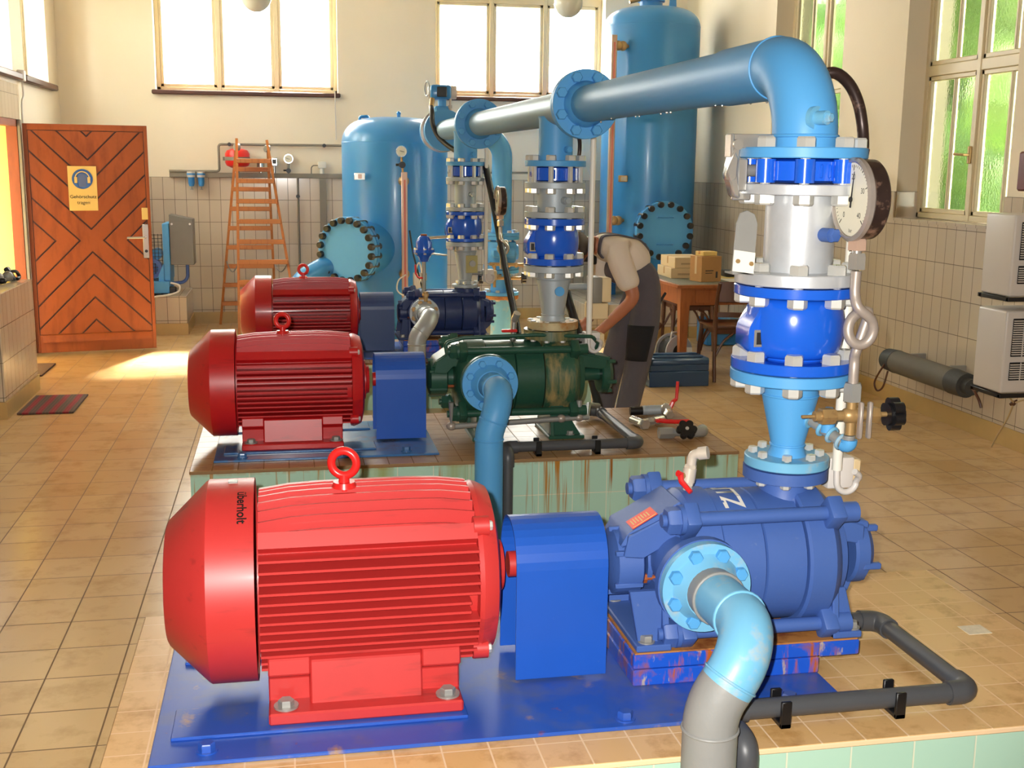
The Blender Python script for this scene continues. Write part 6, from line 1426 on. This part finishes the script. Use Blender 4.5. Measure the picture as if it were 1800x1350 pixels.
for s in (-1, 1):     # braces over the shoulders
    b = MB(); y = 6.0+s*.085
    P = smooth([(1.60, y, .94), (1.572, y, 1.0), (1.588, y, 1.075), (1.645, y, 1.145), (1.74, y*.5+3.0, 1.145), (1.84, y*.3+4.2, 1.10), (1.93, 6.0, 1.02)], 6)
    from mathutils.bvhtree import BVHTree
    off_ = V(W.location); bv = BVHTree.FromPolygons([v.co+off_ for v in SHIRT.vertices], [tuple(f.vertices) for f in SHIRT.polygons])
    P = [(lambda r_: r_[0]+r_[1]*.003)(bv.find_nearest(p)) for p in P]
    for p, q in zip(P, P[1:]):
        dv = (q-p).normalized(); sd = V((0, 1, 0)); nn = dv.cross(sd).normalized()*.004; a_ = [p-sd*.02-nn, p+sd*.02-nn, q+sd*.02-nn, q-sd*.02-nn]; vs = [b.b.verts.new(t_) for t_ in a_]+[b.b.verts.new(t_+nn*2) for t_ in a_]
        for f_ in ((0, 1, 2, 3), (7, 6, 5, 4), (0, 4, 5, 1), (2, 6, 7, 3), (1, 5, 6, 2), (3, 7, 4, 0)): b.face([vs[i] for i in f_])
    br_ = b.build('brace', M['dungaree'], W)
    b = MB(); b.box(1.565, 1.60, y-.026, y+.026, .955, 1.0, .006); b.build('buckle', M['black'], br_)
b = MB()     # knee pocket patch wrapped on the near thigh
for r_ in range(7):
    pass
P0, P1 = V(lp('lhip', 'lk', .36)), V(lp('lhip', 'lk', .92)); dv = (P1-P0).normalized(); rows = []
for r_ in range(8):
    c = P0.lerp(P1, r_/7); rr = .1-.022*r_/7; rows.append([b.b.verts.new(c+V((math.cos(a), math.sin(a), 0))*(rr+.004)) for a in [math.radians(200+82*k/9) for k in range(10)]])
for A_, B_ in zip(rows, rows[1:]):
    for k in range(9): b.face([A_[k], A_[k+1], B_[k+1], B_[k]])
pp = b.build('thigh_pocket', M['blackcloth'], W); pp.modifiers.new('t', 'SOLIDIFY').thickness = .008
b = MB(); b.tube([(1.93, 5.885, .72), (1.99, 5.915, .80)], .007, 8); b.build('pocket_trim', M['blackcloth'], W)
for k in ('l', 'r'):
    a = V(J[k+'a']); ms = MB(); ms.sph(a+V((-.01, 0, -.03)), .05, 1.05, .9, .9, 16, 10); ms.sph(a+V((-.1, 0, -.05)), .046, 1.5, .85, .62, 16, 10); ms.box(a.x-.17, a.x+.045, a.y-.036, a.y+.036, .0, .03, .012, 2)
    sh = merge([tmp(ms)], 'shoe', M['blackcloth'], W, .006, 4)
b = MB(); b.sph(hc-fd*.012+fu*.02, .096, .96, .86, .96, 24, 16)
for v in list(b.b.verts):
    d_ = v.co-hc
    if d_.dot(fd) > .035 or d_.dot(fu) < -.05: b.b.verts.remove(v)
hr = b.build('hair', M['hair'], W); hr.modifiers.new('t', 'SOLIDIFY').thickness = .012
for s in (-1, 1):
    b = MB(); b.sph(hc+fd*.08+fu*.012+V((0, s*.03, 0)), .0105, seg=12, rings=8); b.build('eye', M['white'], W)
# ------------------------------------------------------------------ to metres
for o in list(SC.objects):
    if o.parent is None:
        o.location = o.location*UNIT; o.scale = o.scale*UNIT
# ------------------------------------------------------------------ camera
yaw, pitch, roll = .1935, .1866, .0111
fw = V((math.sin(yaw)*math.cos(pitch), math.cos(yaw)*math.cos(pitch), -math.sin(pitch)))
rt = V((math.cos(yaw), -math.sin(yaw), 0)); up = rt.cross(fw)
r2 = rt*math.cos(roll)+up*math.sin(roll); u2 = up*math.cos(roll)-rt*math.sin(roll)
cam = bpy.data.cameras.new('camera'); cam.sensor_width = 36; cam.lens = 2038.6/1800*36; cam.clip_start = .05
co = bpy.data.objects.new('camera', cam); COL.objects.link(co)
mw = Matrix((r2, u2, -fw)).transposed().to_4x4(); mw.translation = V((0, 0, 1.4631))*UNIT
co.matrix_world = mw; SC.camera = co
# ------------------------------------------------------------------ light
def lamp(name, kind, energy, color, **kw):
    l = bpy.data.lights.new(name, kind); l.energy = energy; l.color = color
    for k, v in kw.items(): setattr(l, k, v)
    o = bpy.data.objects.new(name, l); COL.objects.link(o); return o
f = lamp('camera_flash', 'SPOT', FLASH, (1, .96, .9), spot_size=math.radians(75), spot_blend=.5, shadow_soft_size=.012)
f.matrix_world = mw @ Matrix.Translation((-.05, .045, .0))
s = lamp('sun', 'SUN', SUN, (1, .93, .8), angle=math.radians(7))
s.rotation_euler = V((-.27, -1, -1.2)).to_track_quat('-Z', 'Y').to_euler()
w = bpy.data.worlds.new('sky'); SC.world = w; w.use_nodes = True
bg = w.node_tree.nodes['Background']; bg.inputs[0].default_value = (1, .97, .91, 1); bg.inputs[1].default_value = SKY
def portal(ax, t, u0, u1, z0, z1, sgn):
    l = bpy.data.lights.new('window_portal', 'AREA'); l.shape = 'RECTANGLE'; l.size = (u1-u0)*UNIT; l.size_y = (z1-z0)*UNIT
    l.cycles.is_portal = True
    o = bpy.data.objects.new('window_portal', l); COL.objects.link(o)
    c = ((u0+u1)/2, (z0+z1)/2)
    o.location = V((c[0], t, c[1]) if ax == 'y' else (t, c[0], c[1]))*UNIT
    o.rotation_euler = V((0, sgn, 0) if ax == 'y' else (sgn, 0, 0)).to_track_quat('-Z', 'Z').to_euler()
for a, b in WB: portal('y', YB+.31, a, b, 2.08, 3.4, -1)
for a, b in RW: portal('x', XR+.31, a, b, 1.16, 3.4, -1)
for a, b in LW: portal('x', XL-.31, a, b, 2.08, 3.4, 1)
portal('x', XL-.31, 8.25, 9.2, 0, 1.75, 1)
SC.view_settings.view_transform = 'Standard'; SC.view_settings.look = 'None'
SC.view_settings.gamma = 1; SC.view_settings.exposure = 0; SC.view_settings.use_curve_mapping = False
SC.cycles.max_bounces = 8; SC.cycles.diffuse_bounces = 5; SC.cycles.glossy_bounces = 4; SC.cycles.transmission_bounces = 6; SC.cycles.transparent_max_bounces = 12
SC.cycles.sample_clamp_indirect = 6; SC.cycles.caustics_reflective = False; SC.cycles.caustics_refractive = False
